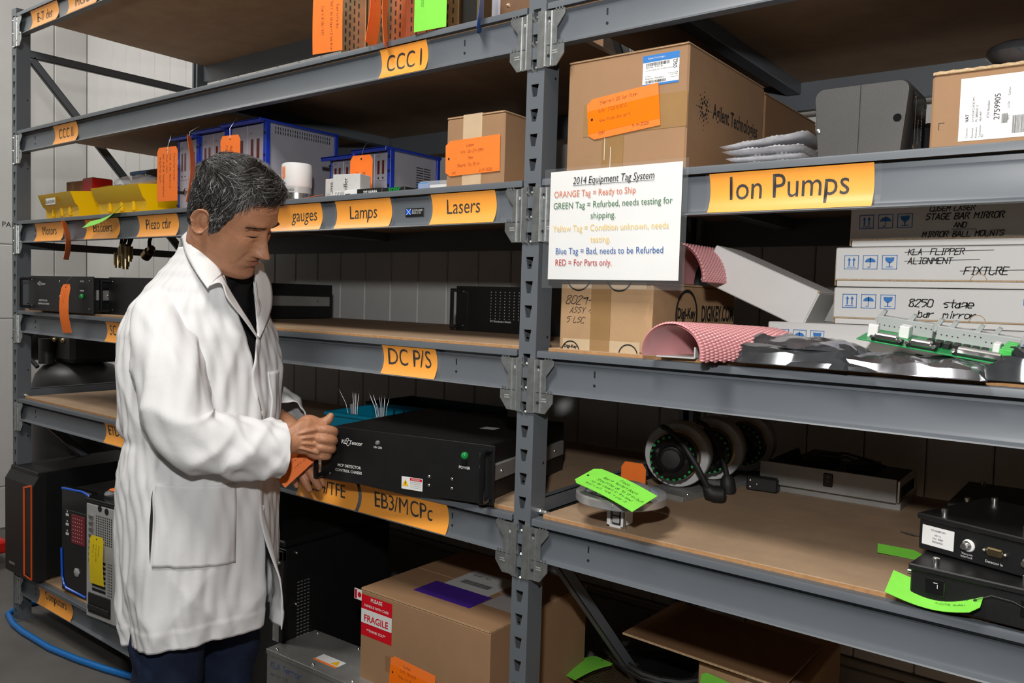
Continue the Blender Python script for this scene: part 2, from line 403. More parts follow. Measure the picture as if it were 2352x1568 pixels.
# ================================================================= steel rack
P = .0508; ZS = 1.62                       # slot pitch, height of the slot row behind the middle beam
LV = dict(ET=2.441, CCC=1.984, LAS=1.628, DC=1.272, EB=.917, CP=.205)
THL = dict(ET=-.003, CCC=-.003, LAS=-.003, DC=.007, EB=.008, CP=.006)   # board top relative to the lip
TH = .008
XL, XM, XR = -2.57, 0.0, 2.57
DEPTH = .83
rack = thing('shelving_rack', 'tall grey steel shelving rack with slotted posts, beams and wooden shelves', 'rack', (0, 0, 0))
def post_mesh(top):
    mb = MB(); x0, x1, d = -.0205, .0235, .052
    k = 0; zt = ZS-31*P
    zs = []
    while zt < top-.02: zs.append(zt); zt += P
    zb = 0.0
    for n, zt in enumerate(zs):
        za = zs[n+1]-.0508+.012 if n+1 < len(zs) else top
        a, b, c, e = (-.0095, zt), (.0105, zt), (.0055, zt-.0255), (-.0045, zt-.0255)
        vs = [(x0, zb), (x1, zb), (x1, za), (x0, za), e, c, b, a]
        fs = [(0, 1, 5, 4), (1, 2, 6, 5), (2, 3, 7, 6), (3, 0, 4, 7)]
        mb.add(vs, fs, lambda u, v: (u, 0, v))
        r_ = [e, c, b, a]
        for q in range(4):
            p0, p1 = r_[q], r_[(q+1) % 4]
            mb.add([(p0[0], 0, p0[1]), (p1[0], 0, p1[1]), (p1[0], .003, p1[1]), (p0[0], .003, p0[1])], [(0, 1, 2, 3)])
        zb = za
    for xa in (x0, x1):
        s_ = 1 if xa == x0 else -1
        mb.add([(xa, 0, 0), (xa, d, 0), (xa, d, top), (xa, 0, top)], [(0, 1, 2, 3)])
        mb.add([(xa+s_*.002, .003, 0), (xa+s_*.002, d, 0), (xa+s_*.002, d, top), (xa+s_*.002, .003, top)], [(0, 1, 2, 3)])
        mb.add([(xa, d, 0), (xa+s_*.013, d, 0), (xa+s_*.013, d, top), (xa, d, top)], [(0, 1, 2, 3)])
    mb.box(x0-.012, x1+.012, -.006, d+.02, 0, .004)
    return mb.mesh('post', 20)
def hole_mesh(top):
    mb = MB(); k = 30.5
    while ZS-k*P < top-.05:
        z = ZS-k*P+.0127+.002; mb.lathe([(.0028, -.0006), (.0028, .001)], (.0005, 0, z), 'y', 10); k -= 3
    for j in range(9): mb.lathe([(.003, .0), (.003, .0008)], (.0235, .04, .22+j*.27), 'x', 10)
    return mb.mesh('holes', 0)
pm_l, pm_m = post_mesh(2.462), post_mesh(3.05)
hm = hole_mesh(2.4)
for nx, xp in enumerate((XL, XM, XR)):
    pm = pm_l if nx == 0 else pm_m
    o = obj('post', pm, 'rack_paint', rack); o.location = (xp, 0, 0)
    h = obj('bolt_hole', hm, 'dark_hole', o)
    o = obj('post', pm, 'rack_paint', rack); o.location = (xp, DEPTH, 0); o.rotation_euler = (0, 0, math.pi); o.location.x = xp+.003
    # frame bracing between front and rear post
    def brace(y0, z0, y1, z1, wd=.030, name='brace'):
        d = Vector((0, y1-y0, z1-z0)); L = d.length; mb = MB()
        mb.box(-.003, .0, 0, L, -wd/2, wd/2); mb.box(-.018, .0, 0, L, wd/2-.002, wd/2); mb.box(-.018, 0, 0, L, -wd/2, -wd/2+.002)
        b_ = obj(name, mb, 'rack_paint', rack, 0); b_.location = (xp+.018, y0, z0); b_.rotation_euler = (math.atan2(d.z, d.y), 0, 0); return b_
    brace(.045, 2.296, .79, 2.300); brace(.06, 2.278, .79, 1.47)
    brace(.045, 1.535, .79, 1.535)
    brace(.045, .935, .79, .942, .034); brace(.06, .865, .79, .11); brace(.045, .10, .79, .10)
    b_ = MB().lathe([(.0075, 0), (.0075, .006), (.005, .006), (.005, .018), (.0035, .018), (.0035, .026)], (0, 0, 0), 'x', 6)
    o = obj('bolt', b_, 'steel_bright', rack); o.location = (xp+.0235, .03, .928)
def beam_mesh(L):
    prof = [(.030, 0), (.003, 0), (.0006, -.0012), (0, -.0035), (0, -.0138), (.0022, -.0138), (.0022, -.0110), (.0215, -.0110), (.0215, -.0255), (.0112, -.0255), (.0122, -.0280), (.0130, -.033), (.0130, -.074), (.011, -.080), (.002, -.0845), (.0005, -.087), (.024, -.087), (.024, -.003), (.030, -.003)]
    return MB().prism(prof, 'x', 0, L).mesh('beam', 25)
def bracket_mesh(side):
    """galvanised end connector; side +1 hangs to the right of its post"""
    mb = MB(); s_ = side
    pe = .0235 if s_ > 0 else -.0205          # post edge
    pf = .0060 if s_ > 0 else -.0085          # front wrap edge
    X = lambda d: pe+s_*d
    mb.prism([(pf, -.016), (X(.0), -.016), (X(.004), -.018), (X(.004), -.126), (X(0), -.131), (pf, -.131)], 'y', -.0042, -.0014)   # wraps the post
    mb.prism([(X(.003), -.018), (X(.047), -.018), (X(.047), -.028), (X(.028), -.052), (X(.028), -.086), (X(.003), -.086)], 'y', -.0005, .002)
    mb.prism([(X(.003), -.088), (X(.047), -.088), (X(.047), -.106), (X(.028), -.130), (X(.003), -.130)], 'y', -.0005, .002)
    for d in (.0015, .016): mb.tube([(X(d), -.0005, -.019), (X(d), -.0005, -.129)], .0042 if d < .01 else .0026, 8)
    for k in range(3):
        z = -.033-k*P                         # hook tabs seated in the slots
        mb.tube([(pf-s_*.0005, -.0048, z+.006), (pf-s_*.0035, -.001, z+.003), (pf-s_*.0045, .004, z-.004)], .0028, 6)
    for d in (.026, .034, .041):
        mb.box(X(d)-.0014, X(d)+.0014, -.0022, .002, -.019, -.0148); 
        if d > .03: mb.tube([(X(d), .000, -.086), (X(d), .000, -.0795)], .0017, 6)
    return mb.mesh('end_bracket', 30)
bml = beam_mesh(2.57-.052)
brk = {1: bracket_mesh(1), -1: bracket_mesh(-1)}
holeb = MB()
for d in (.0095,):
    for z in (-.033, -.108): holeb.lathe([(.0032, -.0003), (.0032, .0004)], (d, -.0016, z), 'y', 10)
holeb = holeb.mesh('bracket_hole', 0)
letb = {}
for s_ in (1, -1):
    mb = MB(); text(mb, 'L' if s_ > 0 else 'R', FRONT(-.0008), h=.0065, cx=s_*.034+(.006 if s_ < 0 else 0), y=-.041)
    text(mb, 'PATENT', FRONT(-.0008), w=.013, cx=s_*.048, y=-.1005); text(mb, '4,342,205', FRONT(-.0008), w=.014, cx=s_*.048, y=-.1055)
    letb[s_] = mb.mesh('stamped_lettering', 0)
slit = MB().box(-.0016, .0016, .0121, .0132, -.046, -.033).lathe([(.0030, .0123), (.0030, .0132)], (0, 0, -.062), 'y', 10)
slit.box(2.2, 2.2032, .0121, .0132, -.046, -.033).lathe([(.0030, .0123), (.0030, .0132)], (2.2016, 0, -.062), 'y', 10)
slit = slit.mesh('slot', 0)
dk_l = MB().box(-2.53, -.024, .022, .808, -.004, TH, .0012).mesh('shelf_board', 0)
for bay, (xa, xb) in enumerate(((XL, XM), (XM, XR))):
    for lv, z in LV.items():
        if lv == 'ET' and bay: continue
        b_ = obj('beam', bml, 'rack_paint', rack); b_.location = (xa+.0265, 0, z)
        k_ = obj('slot', slit, 'dark_hole', b_); k_.location = (.135, 0, 0)
        for s_, xe in ((1, xa), (-1, xb)):
            e_ = obj('end_bracket', brk[s_], 'galvanised', b_); e_.location = (xe-(xa+.0265), 0, 0)
            if s_ > 0:
                h_ = obj('bolt_hole', holeb, 'dark_hole', b_); h_.location = (xe-(xa+.0265)+.0235, 0, 0)
            l_ = obj('stamped_lettering', letb[s_], 'white_print', b_); l_.location = (xe-(xa+.0265), 0, 0)
        b_ = obj('rear_beam', bml, 'rack_paint', rack); b_.location = (xb-.0265, DEPTH, z); b_.rotation_euler = (0, 0, math.pi)
        d_ = obj('shelf_board', dk_l, 'deck_board', rack); d_.location = (xa-XL, 0, z+THL[lv]-TH)
        edge = obj('board_edge', MB().box(xa+.041, xb-.025, .0212, .0222, z+THL[lv]-.0095, z+THL[lv]-.0015), 'board_edge', rack)
        for fr in (.5,):
            xc = xa+(xb-xa)*fr if bay == 0 else xa+.26
            c_ = obj('crossbar', MB().box(-.019, .019, .03, .80, -.046, -.0045, .002), 'rack_paint', rack); c_.location = (xc, 0, z)

# ------------------------------------------------------------- orange shelf labels, bowed into the beam channel
def card_fn(x0, z, zb=-.0845, zt=-.0155):
    """bent card: u along the beam, v 0..1 bottom to top"""
    def fn(u, v):
        return (x0+u, .0125-.0115*(2*v-1)**2 if v < .5 else .0125-.0085*(2*v-1)**2, z+zb+(zt-zb)*v)
    return fn
def shelf_label(lv, xa, xb, txt, size=.040, label='', base=.22, cx=None, cat='label', al='c'):
    z = LV[lv]; fn = card_fn(xa, z); t = thing('shelf_label', label, cat, (0, 0, 0), group='orange paper labels on the rack beams')
    w_ = xb-xa
    obj('card', MB().grid(6, 10, lambda u, v: fn(u*w_, v)), 'label_orange', t, 60)
    f2 = lambda u, v: (lambda p: (p[0], p[1]-.0022, p[2]))(fn(u*w_, v))
    obj('plastic_sleeve', MB().grid(2, 10, lambda u, v: f2(-.006/w_+u*(1+.018/w_), v*.98)), 'clear_plastic', t, 60)
    if txt:
        vv, ff = text2d(txt, .0); H = .069
        ys = [p[1] for p in vv]; xs = [p[0] for p in vv]
        k = size/.72; sx = min(k*.84, (w_*.80)/(max(xs)-min(xs)))
        ox = {'c': w_/2-(max(xs)-min(xs))*sx/2, 'l': .020, 'r': w_-.022-(max(xs)-min(xs))*sx}[al]
        pts = [((p[0]-min(xs))*sx+ox, base+p[1]*k/H) for p in vv]
        obj('lettering', MB().add(pts, ff, lambda u, v: (lambda p: (p[0], p[1]-.0005, p[2]))(fn(u, v))), 'ink', t, 0)
    return t
# ================================================================= labels on the beams
L_ = 'orange paper label reading '
shelf_label('ET', -2.43, -2.205, 'E-T det', .036, L_+'E-T det at the left end of the top beam', .30)
shelf_label('ET', -2.125, -1.90, 'MCPD', .036, L_+'MCPD on the top beam, cut by the picture edge', .30)
shelf_label('CCC', -2.235, -2.05, 'CCC II', .036, L_+'CCC II near the left post', .30)
shelf_label('CCC', -.472, -.318, 'CCC I', .040, L_+'CCC I below the perforated gold units', .22)
shelf_label('LAS', -2.395, -2.165, 'Motors', .034, L_+'Motors under the yellow bins', .36)
shelf_label('LAS', -1.985, -1.744, 'Bladders', .034, L_+'Bladders, half under a green tag', .36)
shelf_label('LAS', -1.615, -1.375, 'Piezo ctlr', .034, L_+'Piezo ctlr left of the man', .36)
shelf_label('LAS', -1.30, -1.08, '', .034, 'orange paper label on the beam hidden behind the man\'s head')
shelf_label('LAS', -.99, -.684, 'gauges', .034, L_+'gauges, partly hidden by the man\'s face', .36, al='r')
shelf_label('LAS', -.627, -.426, 'Lamps', .034, L_+'Lamps below the small lamp boxes', .34)
shelf_label('LAS', -.292, -.102, 'Lasers', .034, L_+'Lasers below the small taped carton', .34)
shelf_label('DC', -1.83, -1.58, 'SC', .036, L_+'SC, mostly hidden behind the coat back', .34, al='l')
shelf_label('DC', -.443, -.265, 'DC P/S', .042, L_+'DC P/S on the half empty shelf', .34)
shelf_label('EB', -1.835, -1.58, 'ETDC', .036, L_+'ETDC beside the coat waist', .42, al='l')
shelf_label('EB', -.762, -.525, 'EB4/TFE', .036, L_+'EB4/TFE behind the fingers', .30)
shelf_label('EB', -.513, -.217, 'EB3/MCPc', .040, L_+'EB3/MCPc under the black chassis', .30)
shelf_label('CP', -2.37, -2.088, 'Computers', .034, L_+'Computers under the tower cases', .42)
shelf_label('LAS', .392, .670, 'Ion Pumps', .042, L_+'Ion Pumps, the widest of all', .32)
# maker plate on the beam
t = thing('maker_plate', 'small dark plate with a blue saltire flag on the beam left of the Lasers label', 'plate', (-.379, .0122, LV['LAS']-.063))
obj('plate', MB().box(0, .060, -.0012, 0, 0, .020, .0004), 'black_paint', t)
m_ = MB(); rect(m_, .003, .019, .005, .018, FRONT(-.0012)); obj('flag', m_, 'pc_blue', t, 0)
m_ = MB()
for a, b in (((.003, .005), (.019, .018)), ((.003, .018), (.019, .005))):
    m_.add([(a[0], a[1]), (a[0]+.002, a[1]), (b[0], b[1]), (b[0]-.002, b[1])], [(0, 1, 2, 3)], FRONT(-.0016))
text(m_, 'SCOTLAND', FRONT(-.0012), w=.034, x=.022, y=.012); text(m_, 'RACK, LTD.', FRONT(-.0012), w=.030, x=.022, y=.006)
obj('lettering', m_, 'white_print', t, 0)

# ================================================================= tags
def tag(name, label, m, o, U, V, L, W, lines=(), ink='ink_brown', bend=0.0, wire=None, tape=False, chamf=.013, two=None, lift=.0005, group='shipping tags on the shelves', hole=True):
    """card tag; u runs from the eyelet end along U, v across along V; lines: (text, u0, v, height[, width]) written along u, or along v when two='v'"""
    o, U, V = Vector(o), Vector(U).normalized(), Vector(V).normalized(); V = (V-U*V.dot(U)).normalized(); N = U.cross(V)
    t = thing(name, label, 'tag', o, group=group)
    def fn(u, v, dn=0.0): return tuple(U*u+V*v+N*(bend*math.sin(math.pi*min(1, max(0, u/L)))+dn))
    th = .0004
    def half(u): return W/2-max(0, chamf-u)*.7
    for sgn in (1,):
        mb = MB(); nu = 14
        us = [0, chamf]+[chamf+(L-chamf)*k/(nu-1) for k in range(1, nu)]
        vs = []; 
        for d in (-th, th):
            for u in us:
                for e in (-1, 1): vs.append(fn(u, half(u)*e, d))
        n = len(us); fs = []
        for k in range(n-1):
            fs += [(2*k, 2*k+1, 2*k+3, 2*k+2), (2*n+2*k, 2*n+2*k+2, 2*n+2*k+3, 2*n+2*k+1)]
            fs += [(2*k, 2*k+2, 2*n+2*k+2, 2*n+2*k), (2*k+1, 2*n+2*k+1, 2*n+2*k+3, 2*k+3)]
        fs += [(0, 2*n, 2*n+1, 1), (2*n-2, 2*n-1, 4*n-1, 4*n-2)]
        mb.add(vs, fs)
        obj('card', mb, m, t, 40)
    front = lambda u, v: fn(u, v, th+lift)
    if hole:
        mb = MB(); disc(mb, .010, 0, .0028, front, 12); obj('eyelet', mb, 'dark_hole', t, 0)
    if tape:
        mb = MB(); mb.grid(8, 1, lambda a, b: fn(L*a, -W*.34+W*.56*b, th+.0003)); obj('tape_strip', mb, 'tag_tape', t, 0)
    if lines:
        mb = MB()
        for k, ln in enumerate(lines):
            s_, u0, v0, h = ln[:4]
            if two == 'v': hand(mb, s_, lambda a, b: front(b, -a), h=h, x=u0, y=v0, seed=k)
            elif two == 'r': hand(mb, s_, lambda a, b: front(L-a, -b), h=h, x=u0, y=v0, seed=k)
            else: hand(mb, s_, lambda a, b: front(a, b), h=h, x=u0, y=v0, seed=k)
        obj('handwriting', mb, ink, t, 0)
    if wire:
        obj('wire', MB().tube([tuple(Vector(p)-o) for p in wire], .0006, 5), 'wire', t)
    return t
DN = (0, 0, -1)

# ================================================================= black 19 inch instrument chassis
def chassis(name, label, loc, rz, W=.483, H=.1325, D=.45, handles=True, perf=True, rails=True, group=None):
    t = thing(name, label, 'chassis', loc, rz, group)
    obj('front_panel', MB().box(0, W, 0, .004, 0, H, .001), 'black_paint', t)
    obj('body', MB().box(.024, W-.024, .004, D, .003, H-.003, .002), 'black_paint', t)
    if handles:
        for x in ((.012,) if handles == 'left' else (.012, W-.012)):
            mb = MB(); mb.box(x-.006, x+.006, -.038, -.028, .008, H-.008, .003); mb.box(x-.006, x+.006, -.032, 0, .008, .018, .002); mb.box(x-.006, x+.006, -.032, 0, H-.018, H-.008, .002)
            obj('handle', mb, 'black_gloss', t)
    sm = MB()
    for x in (.028, W-.028):
        for z in (.016, H-.016): sm.sphere((x, -.0005, z), .0028, 8, 6, (1, .5, 1))
    obj('screw', sm, 'steel', t)
    if perf:
        mb = MB()
        for i in range(38):
            for j in range(3): disc(mb, .045+i*(W-.09)/37, .03+j*.011, .0021, TOP(H-.003), 8)
        obj('vent_hole', mb, 'dark_hole', t, 0)
    if rails:
        obj('slide_rail', MB().box(W-.024, W-.014, .02, D-.02, H*.36, H*.64, .002), 'steel_dull', t)
        mb = MB()
        for y in (.06, D*.5, D-.08): mb.sphere((W-.0138, y, H*.5), .004, 8, 6)
        obj('rail_screw', mb, 'steel_bright', t)
    return t
def sticker(t, x, z, w_=.052, h=.030, y=0.0):
    m_ = MB(); rect(m_, x, x+w_, z, z+h, FRONT(y)); obj('warning_sticker', m_, 'paper', t, 0)
    m_ = MB(); rect(m_, x+w_*.40, x+w_*.97, z+h*.74, z+h*.96, FRONT(y-.0004)); obj('sticker_header', m_, 'sticker_red', t, 0)
    m_ = MB(); poly(m_, [(x+w_*.04, z+h*.25), (x+w_*.34, z+h*.25), (x+w_*.19, z+h*.82)], FRONT(y-.0004)); obj('sticker_triangle', m_, 'sticker_yellow', t, 0)
    m_ = MB(); text(m_, 'DANGER', FRONT(y-.0008), h=h*.14, cx=x+w_*.68, y=z+h*.78); obj('sticker_heading', m_, 'white_print', t, 0)
    m_ = MB()
    for k, s_ in enumerate(('Severe shock hazard.', 'Only authorized personnel', 'may service this equipment.', 'Turn power OFF before entry.')):
        text(m_, s_, FRONT(y-.0006), w=w_*.52, x=x+w_*.42, y=z+h*(.60-k*.15))
    poly(m_, [(x+w_*.20, z+h*.68), (x+w_*.15, z+h*.48), (x+w_*.19, z+h*.48), (x+w_*.17, z+h*.32), (x+w_*.23, z+h*.53), (x+w_*.19, z+h*.53)], FRONT(y-.0008))
    obj('sticker_text', m_, 'ink', t, 0)
def logo(mb, x, z, h, fn=None, y=0.0):
    fn = fn or FRONT(y)
    text(mb, 'KL', fn, h=h*.72, x=x, y=z, shear=.15, bold=.02); text(mb, 'Tencor', fn, h=h*.72, x=x+h*1.75, y=z, shear=.15, bold=.015)
    ring2d(mb, x+h*1.35, z+h*.75, h*.36, h*.10, fn, -20, 240, 14); ring2d(mb, x+h*1.45, z+h*.05, h*.36, h*.10, fn, 160, 380, 14)
    poly(mb, [(x+h*1.1, z), (x+h*1.22, z), (x+h*1.62, z+h*.8), (x+h*1.5, z+h*.8)], fn)

c1 = chassis('detector_chassis', 'black rack chassis lettered MCP DETECTOR CONTROL CHASSIS, pulled by the man', (-.553, -.086, LV['EB']+THL['EB']), 10.3, D=.43)
m_ = MB(); logo(m_, .062, .093, .0135)
text(m_, 'HV ON', FRONT(), h=.0055, cx=.170, y=.092, bold=.02); text(m_, 'MCP DETECTOR', FRONT(), w=.070, x=.052, y=.036, bold=.02); text(m_, 'CONTROL CHASSIS', FRONT(), w=.080, x=.045, y=.024, bold=.02)
text(m_, 'POWER', FRONT(), h=.0062, cx=.408, y=.073, bold=.02); obj('lettering', m_, 'white_print', c1, 0)
obj('indicator_lamp', MB().lathe([(.0085, 0), (.0085, -.003), (.0065, -.007), (.003, -.009)], (.408, 0, .103), 'y', 18), 'led_green', c1)
obj('hv_lamp', MB().lathe([(.0055, 0), (.0055, -.003), (.0035, -.006)], (.170, 0, .106), 'y', 14), 'steel_dull', c1)
obj('power_switch', MB().box(.401, .415, -.006, 0, .081, .095, .002), 'black_gloss', c1)
m_ = MB()
for x, z in ((.315, .044), (.376, .046), (.315, .024), (.376, .025)): m_.sphere((x, -.0005, z), .0036, 8, 6, (1, .45, 1))
obj('screw', m_, 'steel_bright', c1); sticker(c1, .240, .007, .058, .029)
m_ = MB(); rect(m_, .33, .37, .20, .235, TOP(.1297)); obj('top_label', m_, 'paper_grey', c1, 0)

c2 = chassis('gun_chassis', 'black rack chassis lettered SCHOTTKY GUN CONTROLLER CHASSIS at the left post', (-2.400, -.016, LV['DC']+THL['DC']), 2.5, D=.55, handles='left')
m_ = MB(); logo(m_, .075, .098, .013); text(m_, 'SCHOTTKY GUN', FRONT(), w=.065, x=.085, y=.036, bold=.03); text(m_, 'CONTROLLER CHASSIS', FRONT(), w=.086, x=.078, y=.024, bold=.03)
text(m_, 'HV ON', FRONT(), h=.006, cx=.405, y=.112, bold=.02); text(m_, 'POWER', FRONT(), h=.006, cx=.405, y=.078, bold=.02); obj('lettering', m_, 'white_print', c2, 0)
obj('indicator_lamp', MB().lathe([(.0095, 0), (.0095, -.003), (.006, -.008)], (.405, 0, .061), 'y', 18), 'led_green', c2); sticker(c2, .245, .012, .066, .040)
m_ = MB()
for x, z in ((.245, .112), (.245, .057)): m_.sphere((x, -.0005, z), .004, 8, 6, (1, .45, 1))
obj('screw', m_, 'steel_bright', c2)
tag('equipment_tag', 'narrow orange tag hanging in front of the Schottky chassis', 'tag_orange', (-2.045, -.030, 1.382), (.04, .0, -1), (1, .12, 0), .175, .056, [('Schottky Gun Controller', .02, -.012, .004), ('Took to OS Malaysia', .02, -.002, .004), ('Never used', .02, .010, .004)], bend=.012, wire=[(-2.045, -.030, 1.374), (-2.035, -.034, 1.392), (-2.02, -.02, 1.412)])

c3 = chassis('spare_chassis', 'black rack chassis with a slide rail, seen behind the man on the DC shelf', (-1.92, .06, LV['DC']+THL['DC']), 0, D=.64)
c4 = chassis('distribution_chassis', 'black rack chassis lettered DC Distribution Chassis behind the middle post', (-.600, .45, LV['DC']+THL['DC']), 1.5, D=.36, rails=False)
m_ = MB(); text(m_, 'DC Distribution Chassis', FRONT(), w=.075, x=.13, y=.030, bold=.02); obj('lettering', m_, 'white_print', c4, 0)
m_ = MB()
for i in range(13):
    for j in range(10): disc(m_, .132+i*.0165, .040+j*.0085, .0016, FRONT(), 6)
obj('vent_dot', m_, 'paper_grey', c4, 0)
m_ = MB()
for x in (.46,):
    for z in (.02, .10): rect(m_, x, x+.02, z, z+.024, FRONT(-.0004))
obj('warning_sticker', m_, 'paper', c4, 0)
m_ = MB()
for z in (.036, .116): rect(m_, .46, .48, z, z+.008, FRONT(-.0008))
obj('sticker_header', m_, 'tag_orange', c4, 0)

# ================================================================= yellow bins
def bin_mesh(W, D, H, low=.5):
    """stacking bin, open front lower; x across, front at y=0"""
    t_ = .004; mb = MB(); tw = .02
    side = [(-.030, H*.72), (-.012, H*.42), (.0, H*.34), (.006, 0), (D-.01, 0), (D, H), (D*.40, H), (D*.22, H*.80)]
    for x0, x1 in ((0, t_), (W-t_, W)): mb.prism(side, 'x', x0, x1)
    mb.box(t_, W-t_, .006, D-.006, 0, t_); mb.box(t_, W-t_, D-.010, D-.004, 0, H)
    mb.prism([(-.030, H*.72), (-.012, H*.42), (0, H*.34), (.006, 0), (.010, 0), (.004, H*.35), (-.008, H*.44), (-.026, H*.72)], 'x', t_, W-t_)
    mb.box(-.004, W+.004, D*.38, D+.004, H-.012, H, .002)
    for x in (W*.25, W*.5, W*.75): mb.box(x-.006, x+.006, -.004, .004, H*.12, H*.36, .002)
    return mb
by = LV['LAS']+THL['LAS']
t = thing('storage_bin', 'yellow plastic bin lettered BLADDERS at the left end', 'bin', (-2.43, .060, by), -2, 'yellow plastic bins')
obj('tub', bin_mesh(.30, .30, .140), 'yellow_plastic', t)
m_ = MB(); rect(m_, .075, .165, .060, .085, FRONT(-.028)); obj('name_strip', m_, 'paper', t, 0)
m_ = MB(); text(m_, 'BLADDERS', FRONT(-.0288), w=.080, x=.08, y=.065); obj('lettering', m_, 'ink', t, 0)
t = thing('storage_bin', 'yellow plastic bin holding grey plastic bags, next to the blue box', 'bin', (-1.975, .050, by), 2, 'yellow plastic bins')
obj('tub', bin_mesh(.31, .30, .140), 'yellow_plastic', t)
def crumple(c, sx, sy, sz, seed, n=22, sharp=.35):
    rn = random.Random(seed); pk_ = [(rn.uniform(0, 6.28), rn.uniform(-1.2, 1.2), rn.uniform(.3, 1)) for _ in range(14)]
    def fn(u, v):
        a = 2*math.pi*u; b = math.pi*(v-.5); d = 1.0
        for pa, pb, s_ in pk_: d += sharp*s_*(max(0, math.cos(a-pa)*math.cos(b-pb))**6-.12)
        return (c[0]+sx*d*math.cos(a)*math.cos(b), c[1]+sy*d*math.sin(a)*math.cos(b), max(c[2]-sz*.9, c[2]+sz*d*math.sin(b)))
    return MB().grid(n, n//2+2, fn, True)
setp(obj('plastic_bag', crumple((-1.87, .13, by+.116), .12, .08, .048, 3), 'clear_bag'), 'crumpled clear plastic bag lying in the yellow bin beside the blue box', 'bag')
setp(obj('plastic_bag', crumple((-1.82, .22, by+.140), .12, .07, .058, 5), 'film_dark'), 'dark grey plastic bag at the back of the yellow bin', 'bag')
setp(obj('plastic_bag', crumple((-2.24, .26, by+.125), .09, .07, .045, 9), 'clear_bag'), 'small clear plastic bag in the BLADDERS bin', 'bag')
t = thing('brown_carton', 'small brown carton standing in the BLADDERS bin', 'box', (-2.425, .135, by+.004), 3); 
obj('carton', MB().box(0, .115, 0, .09, 0, .162, .003), 'cardboard_dark', t); obj('tape', MB().box(.04, .065, -.0006, 0, .02, .162), 'pack_tape', t)
t = thing('red_carton', 'small red-brown carton beside the brown one in the BLADDERS bin', 'box', (-2.30, .14, by+.004), 0)
obj('carton', MB().box(0, .085, 0, .08, 0, .168, .003), 'red_paint', t); obj('flap', MB().box(.004, .081, .004, .076, .168, .170), 'cardboard_dark', t)
t = thing('blue_bin', 'blue plastic box beside the tagged controllers', 'bin', (-2.365, .37, by), 1)
obj('tub', MB().box(0, .22, 0, .22, 0, .235, .006), 'blue_plastic', t); obj('rim', MB().box(-.005, .225, -.005, .225, .22, .235, .003), 'blue_plastic', t)
t = thing('orange_part', 'orange block with a small knob between the blue box and a hanging tag', 'part', (-1.835, .215, by))
obj('block', MB().box(0, .12, 0, .06, 0, .195, .006), 'tag_orange', t); obj('knob', MB().lathe([(.008, 0), (.008, -.012), (.006, -.014)], (.03, 0, .14), 'y', 12), 'black_plastic', t)

# ================================================================= blue framed controllers
def controller(label, loc, W, D, H, rz=0, vents='top', knob=True, group='blue framed controllers'):
    t = thing('controller_unit', label, 'controller', loc, rz, group)
    obj('case', MB().box(.006, W-.006, .004, D, .002, H-.006, .002), 'panel_silver', t)
    mb = MB(); mb.box(-.006, W+.012, -.035, D*.99, H-.006, H, .002); mb.box(-.004, W+.010, -.035, -.028, H-.012, H, .001)
    obj('lid', mb, 'blue_frame', t)
    mb = MB(); mb.box(0, .008, -.004, .006, 0, H-.005, .001); mb.box(W-.014, W, -.006, .010, 0, H-.005, .001); mb.box(W-.006, W, D-.01, D+.004, 0, H+.004, .001)
    obj('frame', mb, 'blue_frame', t)
    nm = max(1, round(W/.075)); w_ = (W-.024)/nm
    for k in range(nm):
        x = .009+k*w_
        obj('module', MB().box(x+.001, x+w_-.001, -.003, .004, .004, H-.008, .0006), 'panel_silver', t)
        m_ = MB()
        for q in (.22, .58): rect(m_, x+w_*q, x+w_*(q+.17), H*.56, H*.80, FRONT(-.003))
        obj('display', m_, 'red_display', t, 0)
        m_ = MB()
        for q in (.3, .66): disc(m_, x+w_*q, H*.49, .003, FRONT(-.003), 10)
        text(m_, 'I-II', FRONT(-.003), h=.006, x=x+w_*.2, y=H*.86)
        rect(m_, x+w_*.1, x+w_*.9, H*.44, H*.443, FRONT(-.003)); obj('printing', m_, 'ink', t, 0)
        if knob and k % 2 == 0:
            obj('knob', MB().lathe([(.005, 0), (.005, -.022), (.008, -.023), (.008, -.042), (.006, -.045)], (x+w_*.5, -.003, H*.27), 'y', 14), 'black_plastic', t)
            obj('socket', MB().lathe([(.007, 0), (.007, -.010), (.0045, -.011)], (x+w_*.86, -.003, H*.30), 'y', 12), 'steel', t)
    m_ = MB()
    for k in range(8): m_.lathe([(.0035, 0), (.0035, -.003)], (.004 if k % 2 else W-.006, -.006, H*(.1+.25*(k//2))), 'y', 8)
    obj('bolt', m_, 'black_plastic', t)
    m_ = MB()
    if vents == 'top':
        for j in range(2):
            for k in range(24): rect(m_, .03+k*(D-.05)/24, .033+k*(D-.05)/24, H-.034+j*.012, H-.025+j*.012, SIDE(W-.006))
    else:
        for c_ in (.10, D-.06):
            for k in range(12): rect(m_, c_, c_+.028, H*.25+k*H*.045, H*.25+k*H*.045+.0025, SIDE(W-.006))
    obj('vent_slot', m_, 'dark_hole', t, 0)
    return t
controller('narrow blue topped controller unit, leftmost, beside the hanging tag', (-1.503, .085, by), .125, .24, .240)
controller('middle blue topped controller unit behind the man\'s hair', (-1.372, .085, by), .150, .25, .248)
controller('large blue topped controller unit with a vented grey side above the man', (-1.212, .085, by), .186, .26, .253)
controller('small blue topped controller unit partly behind the grey lamp boxes', (-.880, .20, by), .125, .18, .145, vents='side', knob=False)
controller('small blue framed controller unit with a black knob, right of the orange tag', (-.750, .20, by), .125, .19, .155, vents='side')
